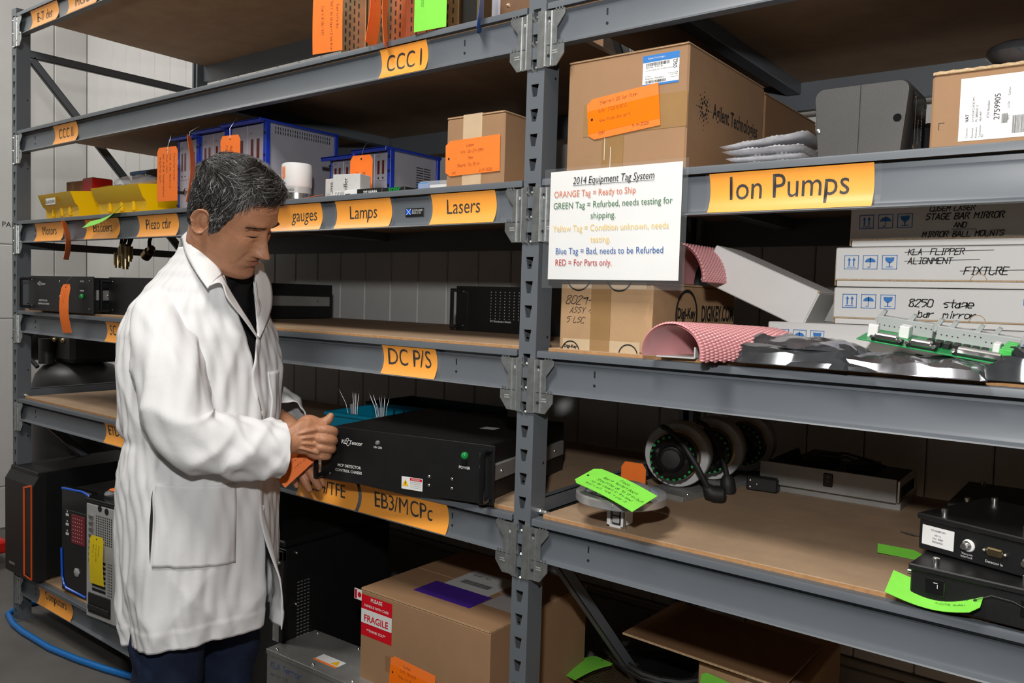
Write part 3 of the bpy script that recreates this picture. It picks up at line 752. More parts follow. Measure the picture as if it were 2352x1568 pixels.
tag('equipment_tag', 'orange tag covered in writing, hanging left of the controllers', 'tag_orange', (-1.477, .030, 1.830), DN, (1, .1, 0), .172, .104, [('Should be Good', .030, -.040, .009), ('was orange tagged before', .022, -.022, .009), ('never used', .022, -.005, .009), ('Took to OS, Malaysia', .022, .012, .009), ('Piezo Controller', .022, .032, .009)], ink='ink', wire=[(-1.475, .029, 1.805), (-1.47, .027, 1.83), (-1.473, .04, 1.868)])
tag('equipment_tag', 'orange tag seen edge on, hanging from the middle controller', 'tag_orange', (-1.335, .02, 1.850), DN, (-.74, .67, 0), .205, .075, bend=.012, wire=[(-1.335, .019, 1.842), (-1.330, .02, 1.862), (-1.32, .045, 1.882)])
tag('equipment_tag', 'orange tag standing up behind the man\'s hair', 'tag_orange', (-1.115, .02, 1.830), DN, (1, .1, 0), .15, .086, [('Piezo', .028, -.02, .010), ('Ready', .03, .0, .010)], ink='ink', wire=[(-1.115, .019, 1.82), (-1.118, .02, 1.85), (-1.12, .045, 1.888)])
tag('equipment_tag', 'orange tag hanging behind the two small grey lamp boxes', 'tag_orange', (-.665, .125, 1.752), DN, (1, .1, 0), .12, .080, [('Pirani', .045, -.02, .011), ('Ready', .045, .004, .011)], ink='ink', wire=[(-.665, .124, 1.744), (-.662, .13, 1.775), (-.665, .16, 1.80)])
tag('equipment_tag', 'thin orange tag hanging edge on over the Motors label', 'tag_orange', (-2.075, -.028, 1.610), (.03, .05, -1), (-.80, .60, 0), .140, .075, bend=.012, wire=[(-2.075, -.028, 1.602), (-2.078, -.026, 1.63), (-2.085, .03, 1.66)])
tag('equipment_tag', 'curled green tag hanging over the Bladders label', 'tag_green', (-1.70, -.006, 1.648), (-.86, -.18, -.30), (.32, -.69, -.52), .185, .046, [('Took to check', .03, -.008, .005), ('Testing', .03, .006, .005)], ink='ink', bend=-.012)

# gauge, lamp boxes, cartons on the same shelf
t = thing('vacuum_gauge', 'white vacuum gauge head with orange stripes beside the man\'s forehead', 'gauge', (-.875, .075, by))
obj('cap', MB().lathe([(.040, .045), (.0425, .05), (.0425, .098), (.041, .108), (.037, .111)], (0, 0, 0), 'z', 32), 'paper', t)
obj('band', MB().lathe([(.0405, .028), (.0405, .045)], (0, 0, 0), 'z', 32), 'gauge_grey', t)
obj('flange', MB().lathe([(.030, 0), (.034, .004), (.034, .010), (.039, .012), (.039, .028)], (0, 0, 0), 'z', 32), 'steel', t)
cyf = lambda r: (lambda u, v: (r*math.sin(u/r), -r*math.cos(u/r), v))
m_ = MB()
for k in range(3): rect(m_, -.014+k*.007, -.010+k*.007, .066, .100, cyf(.0430))
obj('stripe', m_, 'tag_orange', t, 0)
m_ = MB(); text(m_, 'VACUUM', lambda u, v: cyf(.0429)(-v, u+.06), h=.006, x=0, y=0); text(m_, 'UNLEASHED', cyf(.0410), w=.05, x=-.02, y=.032); obj('lettering', m_, 'ink', t, 0)
def smallbox(name, label, loc, size, m, rz=0, txt=None, tm='ink', rot=False, cat='box', extra=None):
    t = thing(name, label, cat, loc, rz); a, b, c = size
    obj('carton', MB().box(0, a, 0, b, 0, c, .0012), m, t)
    mb = MB()
    if txt:
        if rot: text(mb, txt, lambda u, v: (a*.5-v+.004, -.0005, u+c*.1), w=c*.75)
        else: text(mb, txt, FRONT(), w=a*.55, cx=a*.55, y=c*.30, bold=.03)
    else: rect(mb, a*.1, a*.5, c*.2, c*.5, FRONT())
    obj('printing', mb, tm, t, 0)
    if extra:
        mb = MB(); rect(mb, 0, a, c*.0, c*.18, FRONT(-.0003)); obj('band', mb, extra, t, 0)
    return t
smallbox('lamp_box', 'pale grey upright lamp box, the left one under the orange tag', (-.752, .075, by), (.055, .045, .062), 'paper_grey', 0, 'PFEIFFER', rot=True)
smallbox('lamp_box', 'pale grey upright lamp box turned slightly, the right one under the orange tag', (-.685, .045, by), (.085, .05, .066), 'paper_grey', 14, 'Pfeiffer', rot=True)
smallbox('lamp_box', 'grey flat lamp box numbered 1477', (-.700, .035, by), (.068, .05, .017), 'gauge_grey', 4, '1477', 'white_print')
smallbox('lamp_box', 'tiny white box with blue trim between the flat lamp boxes', (-.622, .03, by), (.045, .05, .019), 'paper', 3, extra='box_blue')
smallbox('lamp_box', 'black flat box lettered SYLVANIA', (-.572, .028, by), (.088, .05, .019), 'black_paint', 3, 'SYLVANIA', 'white_print')
smallbox('lamp_box', 'black flat box with green lettering', (-.478, .028, by), (.075, .05, .0165), 'black_paint', 2, 'solar', 'led_green')
tag('equipment_tag', 'orange tag lying flat at the edge left of the grey 1477 box', 'tag_orange', (-.72, .03, by+.012), (-1, .1, -.05), (0, 1, .25), .10, .04)
t = thing('blister_pack', 'small clear blister pack with a blue insert beside the taped carton', 'package', (-.385, .05, by), 6)
obj('shell', MB().box(0, .10, 0, .06, 0, .030, .008), 'clear_bag', t); obj('insert', MB().box(.004, .035, .002, .05, .002, .026, .001), 'box_blue', t); obj('card', MB().box(.038, .09, .004, .05, .002, .02, .001), 'paper', t)
def carton(name, label, loc, size, m, rz=0, cat='box', edge='card_edge', seam=True, lip=.004, open_top=False, group=None):
    """cardboard box of four walls and top flaps with visible board edges"""
    t = thing(name, label, cat, loc, rz, group); a, b, c = size
    obj('walls', MB().box(0, a, 0, b, 0, c-.004, .0035), m, t)
    obj('flap', MB().box(.001, a-.001, 0, b*.497, c-.004, c, .0012), m, t); obj('flap', MB().box(.001, a-.001, b*.503, b, c-.004, c, .0012), m, t)
    mb = MB(); mb.box(.002, a-.002, -.0006, .0006, c-.0035, c-.0022); mb.box(a-.0006, a+.0006, .002, b-.002, c-.0035, c-.0022); obj('board_edge', mb, edge, t, 0)
    return t
lb = carton('laser_carton', 'small brown carton taped and tagged Ready To Ship above the Lasers label', (-.272, .032, by), (.168, .14, .165), 'cardboard', 1)
mb = MB(); mb.box(.050, .105, -.0008, 0, .0, .166); mb.box(.050, .105, -.0008, .14, .1655, .1662); obj('tape', mb, 'tape_tan', lb)
tag('equipment_tag', 'orange tag taped to the small carton, handwritten Ready To Ship', 'tag_orange', (-.271, .0295, by+.070), (1, .0175, .02), (0, 0, 1), .158, .080, [('Laser', .062, .022, .007), ('S/N: 26-23-4394', .045, .008, .007), ('New', .068, -.006, .007), ('Ready To Ship', .036, -.022, .008), ('RMT', .02, -.037, .006), ('6-8-2026', .10, -.037, .007)], tape=False)
t = carton('back_carton', 'dark brown carton half hidden behind the taped laser carton', (-.43, .22, by), (.17, .2, .125), 'cardboard_dark', 0)
m_ = MB(); hand(m_, 'K', FRONT(), h=.03, x=.04, y=.06); hand(m_, 'C', FRONT(), h=.03, x=.045, y=.02); obj('handwriting', m_, 'ink', t, 0)
t = carton('back_carton', 'tall brown carton behind the middle post', (-.10, .28, by), (.20, .3, .19), 'cardboard_dark', 0)

# ================================================================= top shelves, left bay
zt = LV['CCC']+THL['CCC']
def perf_unit(label, loc, W, D, H, m, rz=0):
    t = thing('perforated_unit', label, 'unit', loc, rz, 'perforated gold metal units')
    obj('case', MB().box(0, W, 0, D, 0, H, .003), m, t)
    m_ = MB()
    for i in range(max(2, int(W/.016)-1)):
        for j in range(int(H/.022)-1):
            x = .018+i*.016; z = .018+j*.022+(i % 2)*.011
            if x < W-.012: poly(m_, [(x-.002, z), (x-.0012, z-.0012), (x+.0012, z-.0012), (x+.002, z), (x+.002, z+.011), (x+.0012, z+.012), (x-.0012, z+.012), (x-.002, z+.011)], FRONT())
    obj('perforation', m_, 'dark_hole', t, 0)
    m_ = MB()
    for x in (.008, W-.008): m_.sphere((x, -.0005, .008), .003, 8, 6, (1, .5, 1))
    obj('screw', m_, 'steel_bright', t)
    obj('side_rib', MB().box(W-.005, W, -.004, D, 0, H, .001), m, t)
    return t
perf_unit('gold perforated metal unit, leftmost, behind the first orange tag', (-.700, .075, zt), .095, .3, .24, 'zinc_gold', 3)
perf_unit('wide gold perforated metal unit behind two hanging orange tags', (-.592, .07, zt), .140, .3, .25, 'zinc_gold', 3)
perf_unit('copper coloured perforated metal unit behind the green tag', (-.442, .06, zt), .165, .3, .25, 'zinc_copper', 4)
t = thing('connector_module', 'black module with screws right of the green tag', 'module', (-.268, .07, zt), 4)
obj('body', MB().box(0, .045, 0, .2, .02, .20, .003), 'black_plastic', t); obj('bracket', MB().box(.04, .062, .0, .2, 0, .22, .001), 'zinc_gold', t)
m_ = MB()
for z in (.014, .09, .16): m_.sphere((.028, -.001, z), .005, 10, 6)
obj('screw', m_, 'steel_bright', t); obj('foot', MB().box(0, .045, .0, .2, 0, .02, .002), 'zinc_gold', t)
t = thing('beige_case', 'beige metal case with brass screws at the right end of the CCC shelf', 'case', (-.180, .07, zt), 5)
obj('body', MB().box(.02, .16, 0, .25, .004, .20, .004), 'zinc_copper', t); obj('corner_cover', MB().box(0, .024, -.003, .25, 0, .20, .004), 'panel_silver', t)
m_ = MB()
for x in (.045, .13): m_.sphere((x, -.001, .05), .004, 8, 6)
obj('screw', m_, 'steel_bright', t)
tag('equipment_tag', 'orange tag hanging flat, leftmost above the CCC beam', 'tag_orange', (-.676, .012, 2.165), DN, (1, .15, 0), .168, .100, [('Cart # 06-315', .05, -.020, .009), ('Sent to Ground Elektron', .04, .010, .009), ('Tuenschelby', .05, .030, .009)], bend=.002, two=None)
tag('equipment_tag', 'orange tag turned sideways, second from the left above the CCC beam', 'tag_orange', (-.505, .012, 2.165), (-.05, 0, -1), (-.50, .86, 0), .178, .085, [('Gun 06-228', .03, -.01, .007)], bend=.008)
tag('equipment_tag', 'orange tag turned nearly edge on above the CCC I label', 'tag_orange', (-.425, .0, 2.175), (-.06, -.03, -1), (-.60, .80, 0), .210, .070, bend=-.012)
tag('equipment_tag', 'green tag hanging over the copper unit, handwritten System', 'tag_green', (-.299, -.004, 2.145), DN, (1, .10, 0), .160, .092, [('CCC I', .0, .022, .007), ('Bay System HG', .03, -.002, .007), ('7-8-2022', .07, -.026, .007)], ink='ink_green')
tag('equipment_tag', 'blue tag hanging edge on below the beige case', 'tag_blue', (-.152, -.006, 2.10), DN, (-.52, .85, 0), .145, .06, bend=.006)
t = thing('dark_case', 'black case corner on the topmost shelf, cut by the picture edge', 'case', (-2.03, .03, LV['ET']+THL['ET']), 0)
obj('body', MB().box(0, .36, 0, .3, 0, .22, .01), 'black_plastic', t); obj('foot', MB().box(.01, .03, .0, .02, -.0, .004), 'black_rubber', t)

# hanging connectors below the bins
t = thing('hanging_connectors', 'cluster of brass cable connectors hanging below the Bladders shelf', 'connectors', (-2.335, .30, 1.468))
for k, (dx, dz) in enumerate(((0, 0), (.035, .02), (.062, -.006), (.05, .035), (.09, .025))):
    m_ = MB(); m_.cyl((dx, 0, dz), (dx, 0, dz+.05), .016, 12); m_.cyl((dx, 0, dz-.012), (dx, 0, dz), .012, 12); obj('connector', m_, 'brass', t)
    obj('cable', MB().tube([(dx, 0, dz+.05), (dx+.004, .01, dz+.08), (dx, .02, .135)], .006, 6), 'black_rubber', t)
t = thing('hanging_connectors', 'single brass connector hanging right of the cluster, beside the coat shoulder', 'connectors', (-2.115, .30, 1.500))
obj('connector', MB().cyl((0, 0, 0), (.03, 0, .02), .02, 12).cyl((.03, 0, .02), (.05, 0, .035), .014, 12), 'brass', t); obj('cable', MB().tube([(.03, 0, .02), (.03, .0, .06), (.02, .02, .105)], .007, 6), 'black_rubber', t)

# ================================================================= teal bin and tray on the EB shelf
ze = LV['EB']+THL['EB']
t = thing('teal_bin', 'open teal plastic bin behind the black chassis', 'bin', (-.90, .22, ze), 6)
mb = MB(); a, b, c, e = .36, .24, .100, .004
mb.box(0, a, 0, e, 0, c); mb.box(0, a, b-e, b, 0, c); mb.box(0, e, 0, b, 0, c); mb.box(a-e, a, 0, b, 0, c); mb.box(0, a, 0, b, 0, e)
obj('tub', mb, 'teal_plastic', t)
mb = MB(); mb.box(-.008, a+.008, -.010, .002, c-.012, c, .003); mb.box(-.008, a+.008, b-.002, b+.010, c-.012, c, .003); mb.box(-.008, .002, 0, b, c-.012, c, .003); mb.box(a-.002, a+.008, 0, b, c-.012, c, .003); obj('rim', mb, 'teal_plastic', t)
mb = MB()
for k in range(9): mb.box(.02+k*.04, .026+k*.04, b-e-.003, b-e, .01, c-.014)
obj('rib', mb, 'teal_dark', t)
t = thing('teal_tray', 'dark teal tray at the back of the shelf behind the chassis', 'tray', (-1.02, .49, ze), 3)
mb = MB(); a, b, c = .42, .22, .095
mb.box(0, a, 0, .004, 0, c); mb.box(0, a, b-.004, b, 0, c); mb.box(0, .004, 0, b, 0, c); mb.box(a-.004, a, 0, b, 0, c); mb.box(0, a, 0, b, 0, .004); obj('tub', mb, 'teal_dark', t)
mb = MB(); mb.box(-.006, a+.006, -.008, .002, c-.01, c, .003); mb.box(-.006, a+.006, b-.002, b+.008, c-.01, c, .003); mb.box(a-.002, a+.008, 0, b, c-.01, c, .003); obj('rim', mb, 'teal_dark', t)
for (x, y, dx, n, lab) in ((-.845, .28, -.03, 5, 'thin shiny wires standing in the teal bin, left bunch'), (-.735, .29, -.015, 9, 'bunch of thin wires in a clear sleeve, right in the teal bin')):
    t = thing('wire_bunch', lab, 'wires', (x, y, ze+.02))
    rn = random.Random(int(n)); mb = MB()
    for k in range(n):
        a = rn.uniform(-.02, .02); mb.tube([(a*.3, 0, 0), (dx*.5+a, a*.4, .10), (dx+a*1.6, a, .130+rn.uniform(0, .045))], .0005, 4)
    obj('strand', mb, 'wire', t); obj('sleeve', MB().tube([(0, 0, 0), (dx*.3, 0, .06), (dx*.5, 0, .10)], .007, 8), 'clear_bag', t)
# ================================================================= bottom shelf, left bay
zc = LV['CP']+THL['CP']
t = thing('tower_computer', 'black tower computer with an orange outlined front at the left post', 'computer', (-2.575, -.035, zc), 1.5)
W_, H_, D_ = .245, .440, .46
obj('case', MB().box(.004, W_-.004, .02, D_, .012, H_-.004, .003), 'black_paint', t)
mb = MB().prism([(.0, .012), (.012, 0), (.30, -.0), (H_-.055, .0), (H_-.006, .030), (H_-.006, .05), (.012, .05)], 'x', 0, W_)
mb.v = [(x, z, y) for x, y, z in mb.v]
obj('front_cover', mb, 'black_plastic', t, 30)
mb = MB(); x0, x1, z0, z1, w_ = .165, .235, .022, H_-.075, .009
for q in ((x0, x0+w_, z0, z1), (x1-w_*.6, x1, z0-.006, z1+.022)): mb.box(q[0], q[1], -.003, .003, q[2], q[3], .001)
for za, zb in ((z0, z0-.008), (z1, z1+.020)):
    mb.add([(x0, -.003, za), (x1, -.003, zb), (x1, -.003, zb+.008), (x0, -.003, za+.008)], [(0, 1, 2, 3)])
obj('orange_trim', mb, 'pc_orange', t)
m_ = MB(); rect(m_, .035, .085, .042, .052, FRONT()); obj('badge', m_, 'steel_dull', t, 0)
m_ = MB()
for k in range(5): m_.lathe([(.004, 0), (.004, .001)], (.05+k*.02, .016, H_-.030), 'y', 8)
obj('port', m_, 'dark_hole', t)
m_ = MB()
for x in (.03, W_-.03):
    for y in (.06, D_-.05): m_.lathe([(.016, 0), (.014, .012)], (x, y, 0), 'z', 12)
obj('foot', m_, 'black_rubber', t)
def blue_tower(label, loc, rz, H_=.405, W_=.195):
    t = thing('tower_computer', label, 'computer', loc, rz); D_ = .43
    obj('case', MB().box(.003, W_-.003, .012, D_, .008, H_-.012, .003), 'black_paint', t)
    obj('front_cover', MB().box(0, W_, 0, .035, .006, H_, .006), 'black_gloss', t)
    def strip(pts, w_=.006): return MB().tube([(x, -.002, z) for x, z in pts], w_, 6)
    obj('blue_trim', strip([(.006, H_*.42), (.010, H_*.16), (.022, .035), (.040, .022), (W_-.03, .012), (W_-.012, .026), (W_-.005, .08), (W_-.004, H_-.03), (W_-.012, H_-.006), (W_-.05, H_+.001), (.01, H_-.004)], .0042), 'pc_blue', t)
    obj('drive_bay', MB().box(.028, W_-.03, -.002, .004, H_*.44, H_*.80, .002), 'black_plastic', t)
    obj('red_grille', MB().box(.075, W_-.035, -.004, .002, H_*.50, H_*.77, .001), 'led_red', t)
    m_ = MB()
    for i in range(5):
        for j in range(7): disc(m_, .088+i*.014, H_*.53+j*.014, .0022, FRONT(-.0042), 6)
    for z in (.56, .65, .74): rect(m_, .036, .056, H_*z, H_*z+.01, FRONT(-.0022)); rect(m_, .042, .050, H_*z+.014, H_*z+.02, FRONT(-.0022))
    obj('grille_dot', m_, 'white_print', t, 0)
    obj('power_button', MB().lathe([(.017, 0), (.017, -.004), (.013, -.006)], (W_*.55, 0, H_*.235), 'y', 6), 'gauge_grey', t)
    return t
blue_tower('black tower computer with blue trim and a red grille, second from the left post', (-2.185, .012, zc), 6)
blue_tower('black tower computer with blue trim, mostly hidden behind the lab coat', (-1.655, .012, zc), 4)
t = thing('open_computer', 'grey computer turned back to front with a yellow tag', 'computer', (-1.885, -.035, zc), 6)
W_, H_, D_ = .195, .425, .42
obj('case', MB().box(.0, W_, .004, D_, 0, H_-.004, .002), 'black_paint', t); obj('back_plate', MB().box(.004, W_, 0, .006, .002, H_-.02, .002), 'gauge_grey', t)
m_ = MB()
for k in range(7): rect(m_, .04, .12, .10+k*.017, .110+k*.017, FRONT())
for i in range(9):
    for j in range(12): disc(m_, .065+i*.011, .275+j*.0085, .0032, FRONT(), 6)
for i in range(3):
    for j in range(12): disc(m_, .135+i*.010, .10+j*.010, .0030, FRONT(), 6)
for k in range(9): rect(m_, .176, .188, .12+k*.026, .136+k*.026, FRONT())
disc(m_, .085, .397, .012, FRONT()); disc(m_, .125, .392, .012, FRONT()); obj('vent_hole', m_, 'dark_hole', t, 0)
obj('power_supply', MB().box(.018, .150, -.003, .004, .018, .090, .002), 'black_plastic', t)
m_ = MB()
for k in range(8): m_.box(.026, .048, -.006, 0, .20+k*.022, .214+k*.022, .001)
obj('port', m_, 'steel', t); obj('port_cover', MB().box(.0, W_, -.002, .35, H_-.012, H_, .002), 'black_gloss', t)
m_ = MB(); m_.box(.022, .148, -.008, -.003, .03, .05, .002); obj('socket', m_, 'black_gloss', t)
tag('equipment_tag', 'yellow tag on the grey back of the turned computer', 'tag_yellow', (-1.790, -.041, zc+.305), (.0, .004, -1), (1, .12, 0), .170, .078, [('Computer', .03, .012, .008), ('from old EBR', .03, -.004, .008), ('BAD as is', .03, -.02, .008)], ink='ink_brown', bend=.004)
t = thing('parts_bag', 'clear bag with an orange strip lying on the turned computer', 'bag', (-1.76, .07, zc+.43), 10)
obj('bag', crumple((0, 0, .02), .11, .10, .028, 21), 'clear_bag', t); obj('strip', MB().box(-.05, .10, -.06, -.02, .024, .032, .003), 'tag_orange', t)
# black cabinet with a slatted front
t = thing('instrument_cabinet', 'tall black instrument cabinet behind the lab coat hem', 'cabinet', (-1.415, .035, zc), 0)
W_, H_, D_ = .555, .455, .42
obj('body', MB().box(0, W_-.004, .012, D_, 0, H_-.02, .004), 'black_paint', t); obj('top_cover', MB().box(.0, W_-.02, .02, D_, H_-.02, H_, .004), 'black_paint', t)
mb = MB(); mb.box(W_-.045, W_, 0, .014, 0, H_-.02, .003); mb.box(0, .045, 0, .014, 0, H_-.02, .003); mb.box(0, W_, 0, .014, H_-.05, H_-.02, .003); obj('front_frame', mb, 'black_plastic', t)
m_ = MB(); logo(m_, 0, 0, .016, lambda u, v: (W_-.022+v, -.0006, .36-u)); obj('lettering', m_, 'white_print', t, 0)
m_ = MB()
for z in (.02, .13, .25, .40): m_.sphere((W_-.012, -.001, z), .0045, 8, 6); m_.sphere((W_-.002, .05, z+.02), .0045, 8, 6)
obj('screw', m_, 'steel_bright', t)
m_ = MB()
for j in range(28):
    for i in range(4): rect(m_, .055+i*.012, .063+i*.012, .06+j*.010, .063+j*.010, SIDE(W_-.004))
obj('vent_slot', m_, 'steel_dull', t, 0)
obj('green_lamp', MB().lathe([(.009, 0), (.009, -.004), (.006, -.008)], (W_-.02, 0, .055), 'y', 14), 'led_green', t)
obj('corner_label', MB().box(W_-.04, W_-.012, -.001, 0, .17, .23), 'paper_grey', t)
# silver box
t = thing('silver_box', 'galvanised metal box with handwritten blue lettering beside the fragile carton', 'box', (-.865, -.01, zc), 2)
W_, H_, D_ = .375, .170, .17
obj('body', MB().box(0, W_, 0, D_, 0, H_-.002, .002), 'steel_dull', t); obj('lid', MB().box(-.001, W_+.001, -.002, D_+.001, H_-.014, H_, .001), 'steel_dull', t)
m_ = MB()
for x, y in ((.03, .012), (.18, .012), (.33, .012), (.03, D_-.012), (.2, D_-.012)): m_.sphere((x, y, H_), .005, 10, 6)
obj('screw', m_, 'steel_bright', t)
m_ = MB(); hand(m_, 'KLA Tencor', FRONT(-.002), h=.020, x=.02, y=.122, pen=.6); obj('handwriting', m_, 'txt_blue', t, 0)
m_ = MB(); hand(m_, 'monitor 7.87', FRONT(-.002), h=.010, x=.02, y=.10, pen=.4); obj('small_handwriting', m_, 'ink', t, 0)
m_ = MB(); rect(m_, .15, .24, .035, .075, TOP(H_)); obj('label', m_, 'paper', t, 0)
m_ = MB(); rect(m_, .15, .24, .035, .043, TOP(H_+.0004)); obj('label_band', m_, 'tag_orange', t, 0)
m_ = MB(); poly(m_, [(.205, .047), (.235, .047), (.22, .07)], TOP(H_+.0004)); obj('label_triangle', m_, 'sticker_yellow', t, 0)
# fragile carton
t = fb = carton('fragile_carton', 'large brown carton with a red FRAGILE sticker beside the middle post', (-.545, .045, zc), (.430, .42, .408), 'cardboard', 0.5)
m_ = MB(); rect(m_, .004, .116, .285, .392, FRONT()); obj('fragile_sticker', m_, 'sticker_red', t, 0)
m_ = MB(); rect(m_, .004, .116, .318, .355, FRONT(-.0005)); text(m_, 'PLEASE', FRONT(-.0006), w=.042, cx=.06, y=.378, bold=.02); text(m_, 'HANDLE WITH CARE', FRONT(-.0006), w=.088, cx=.06, y=.362, bold=.02); text(m_, '**THANK YOU**', FRONT(-.0006), w=.07, cx=.06, y=.298, bold=.02); obj('sticker_band', m_, 'white_print', t, 0)
m_ = MB(); text(m_, 'FRAGILE', FRONT(-.0010), w=.088, cx=.06, y=.324, bold=.02); obj('lettering', m_, 'sticker_red', t, 0)
mb = MB(); mb.box(.14, .29, .16, .30, .4082, .4086); obj('shipping_label', mb, 'paper_grey', t)
mb = MB(); mb.box(.115, .305, .075, .165, .4083, .4089); obj('purple_tape', mb, 'purple_tape', t)
mb = MB(); mb.box(.31, .42, .12, .22, .4082, .4086); obj('document_pouch', mb, 'clear_bag', t)
m_ = MB(); barcode(m_, .165, .26, .20, .225, TOP(.4086), 4); text(m_, 'SHIP TO', TOP(.4086), w=.06, x=.16, y=.26); obj('label_print', m_, 'ink', t, 0)
m_ = MB(); rect(m_, .095, .125, .215, .255, FRONT()); rect(m_, .255, .285, .09, .20, FRONT()); obj('tape_mark', m_, 'cardboard_dark', t, 0)
tag('equipment_tag', 'orange tag taped on the large fragile carton', 'tag_orange', (-.430, .0435, zc+.222), (1, .009, -.06), (0, 0, 1), .152, .084, [('Turbo', .045, .024, .008), ('S/N: 501605', .035, .009, .008), ('Rebuilt By IVS', .03, -.007, .008), ('RMT', .018, -.034, .007), ('3-10-2025', .09, -.036, .007)], tape=True)
t = thing('red_sticker', 'small red and white sticker beside the fragile carton', 'sticker', (-.575, .050, zc+.37)); obj('sheet', MB().box(0, .030, 0, .0008, 0, .028), 'paper', t); m_ = MB(); rect(m_, .002, .010, .002, .026, FRONT()); disc(m_, .02, .014, .007, FRONT()); obj('printing', m_, 'sticker_red', t, 0)

# ================================================================= compressor, hose and trolley beyond the left post
t = thing('air_compressor', 'black upright air compressor standing left of the rack', 'compressor', (-3.12, .50, 0))
obj('tank', MB().lathe([(.04, .10), (.13, .12), (.19, .17), (.205, .24), (.205, .855), (.202, .90), (.188, .945), (.155, .985), (.10, 1.008), (.04, 1.015)], (0, 0, 0), 'z', 48), 'tank_black', t)
obj('weld_seam', MB().lathe([(.2045, .868), (.2070, .872), (.2070, .88), (.2035, .884)], (0, 0, 0), 'z', 48, cap=False), 'tank_black', t)
for a in (30, 150, 270): obj('leg', MB().box(-.03, .03, .155, .215, 0, .28, .01), 'tank_black', t).rotation_euler = (0, 0, R(a))
obj('motor', MB().lathe([(.07, -.17), (.095, -.16), (.105, -.13), (.105, .13), (.08, .15)], (-.20, -.02, 1.105), 'y', 28), 'tank_black', t)
m_ = MB()
for k in range(9): m_.box(-.285+abs(k-4)*.008, -.115-abs(k-4)*.008, -.1935, -.190, 1.035+k*.017, 1.044+k*.017)
obj('motor_grille', m_, 'dark_hole', t, 0)
obj('pump_block', MB().box(-.06, .19, -.12, .12, 1.01, 1.22, .02), 'black_plastic', t); obj('air_filter', MB().cyl((.0, -.15, 1.00), (.0, -.15, 1.12), .035, 18), 'tank_black', t)
obj('pressure_pipe', MB().tube([(-.10, -.17, 1.18), (-.09, -.20, 1.10), (-.05, -.21, 1.03), (.0, -.19, .985)], .010, 8), 'black_rubber', t)
m_ = MB(); m_.sphere((.04, -.13, 1.115), .012, 10, 6); m_.sphere((.11, -.12, 1.115), .014, 10, 6); obj('fitting', m_, 'brass', t)
cf2 = lambda r: (lambda u, v: (r*math.sin(u/r), -r*math.cos(u/r), v))
m_ = MB(); m_.grid(10, 1, lambda a, b: cf2(.2062)(.06+.16*a, .885-.022*(1-b))); obj('rating_label', m_, 'paper', t, 0)
m_ = MB(); m_.grid(6, 1, lambda a, b: cf2(.2068)(.065+.070*a, .873+.008*b)); m_.grid(4, 1, lambda a, b: cf2(.2068)(.145+.04*a, .866+.016*b)); obj('label_print', m_, 'ink', t, 0)
hz = setp(obj('air_hose', MB().tube([(-2.64, .30, .012), (-2.67, .18, .012), (-2.675, .05, .012), (-2.62, -.01, .012), (-2.50, -.035, .012), (-2.39, -.042, .012), (-2.16, -.038, .012), (-1.99, -.015, .012), (-1.85, .012, .012), (-1.70, .05, .012), (-1.45, .12, .012), (-1.2, .25, .012)], .0115, 12), 'hose_blue'), 'glossy blue air hose lying on the floor around the left post', 'hose')
t = thing('pallet_truck', 'red pallet truck fork end on the floor beyond the left post', 'trolley', (-3.56, .16, 0))
obj('fork', MB().box(-.5, .30, -.08, .08, .075, .135, .01), 'red_paint', t); obj('fork', MB().box(-.5, .30, -.52, -.36, .075, .135, .01), 'red_paint', t)
m_ = MB().cyl((.16, -.04, .04), (.16, .04, .04), .04, 16).cyl((.16, -.48, .04), (.16, -.40, .04), .04, 16); obj('wheel', m_, 'black_rubber', t)
obj('cross_member', MB().box(-.5, -.42, -.52, .08, .08, .15, .01), 'red_paint', t); obj('axle_end', MB().cyl((.05, -.10, .15), (.05, -.06, .15), .015, 10), 'brass', t)
t = thing('floor_box', 'flat black case with a ring pull on the floor under the Computers beam', 'case', (-2.08, .13, 0), -8)
obj('body', MB().box(0, .9, 0, .35, .01, .115, .008), 'black_plastic', t); obj('latch', MB().box(.10, .115, -.004, 0, .08, .10), 'brass', t); obj('ring_pull', MB().tube([(-.01+.022*math.cos(a/8*6.283), -.002, .06+.014*math.sin(a/8*6.283)) for a in range(9)], .004, 6), 'black_rubber', t)
# ================================================================= right bay, ion pump shelf
def bubble(nx, ny, r, h, fn, pitch=None):
    """field of small domes laid on surface fn(u, v, n)"""
    mb = MB()
    for j in range(ny):
        for i in range(nx):
            u = (i+.5+(j % 2)*.5)/(nx+.5); v = (j+.5)/ny
            o = len(mb.v); ring = 6
            for q, (rr, hh) in enumerate(((1, 0), (.72, .75))):
                for k in range(ring):
                    a = 6.283*k/ring; mb.v.append(tuple(fn(u+rr*r[0]*math.cos(a), v+rr*r[1]*math.sin(a), hh*h)))
            mb.v.append(tuple(fn(u, v, h)))
            for k in range(ring):
                k2 = (k+1) % ring; mb.f.append((o+k, o+k2, o+ring+k2, o+ring+k)); mb.f.append((o+ring+k, o+ring+k2, o+2*ring))
    return mb
def starburst(mb, cx, cz, s, fn):
    for k in range(8):
        a = R(90+45*k)
        for q, (d, rr) in enumerate(((.30, .085), (.52, .065), (.74, .042), (.95, .028))):
            if k % 2 and q == 3: continue
            disc(mb, cx+s*d*math.cos(a), cz+s*d*1.15*math.sin(a), s*rr*1.15, fn, 8)
        a += R(22.5)
        for d, rr in ((.45, .05), (.68, .03)): disc(mb, cx+s*d*math.cos(a), cz+s*d*1.15*math.sin(a), s*rr, fn, 8)
ag = carton('pump_carton', 'large brown carton with a blue and white product label and orange tag', (.062, .032, by), (.268, .38, .240), 'cardboard', 0)
f_ = FRONT()
m_ = MB(); rect(m_, .172, .2485, .168, .226, f_); obj('product_label', m_, 'paper', ag, 0)
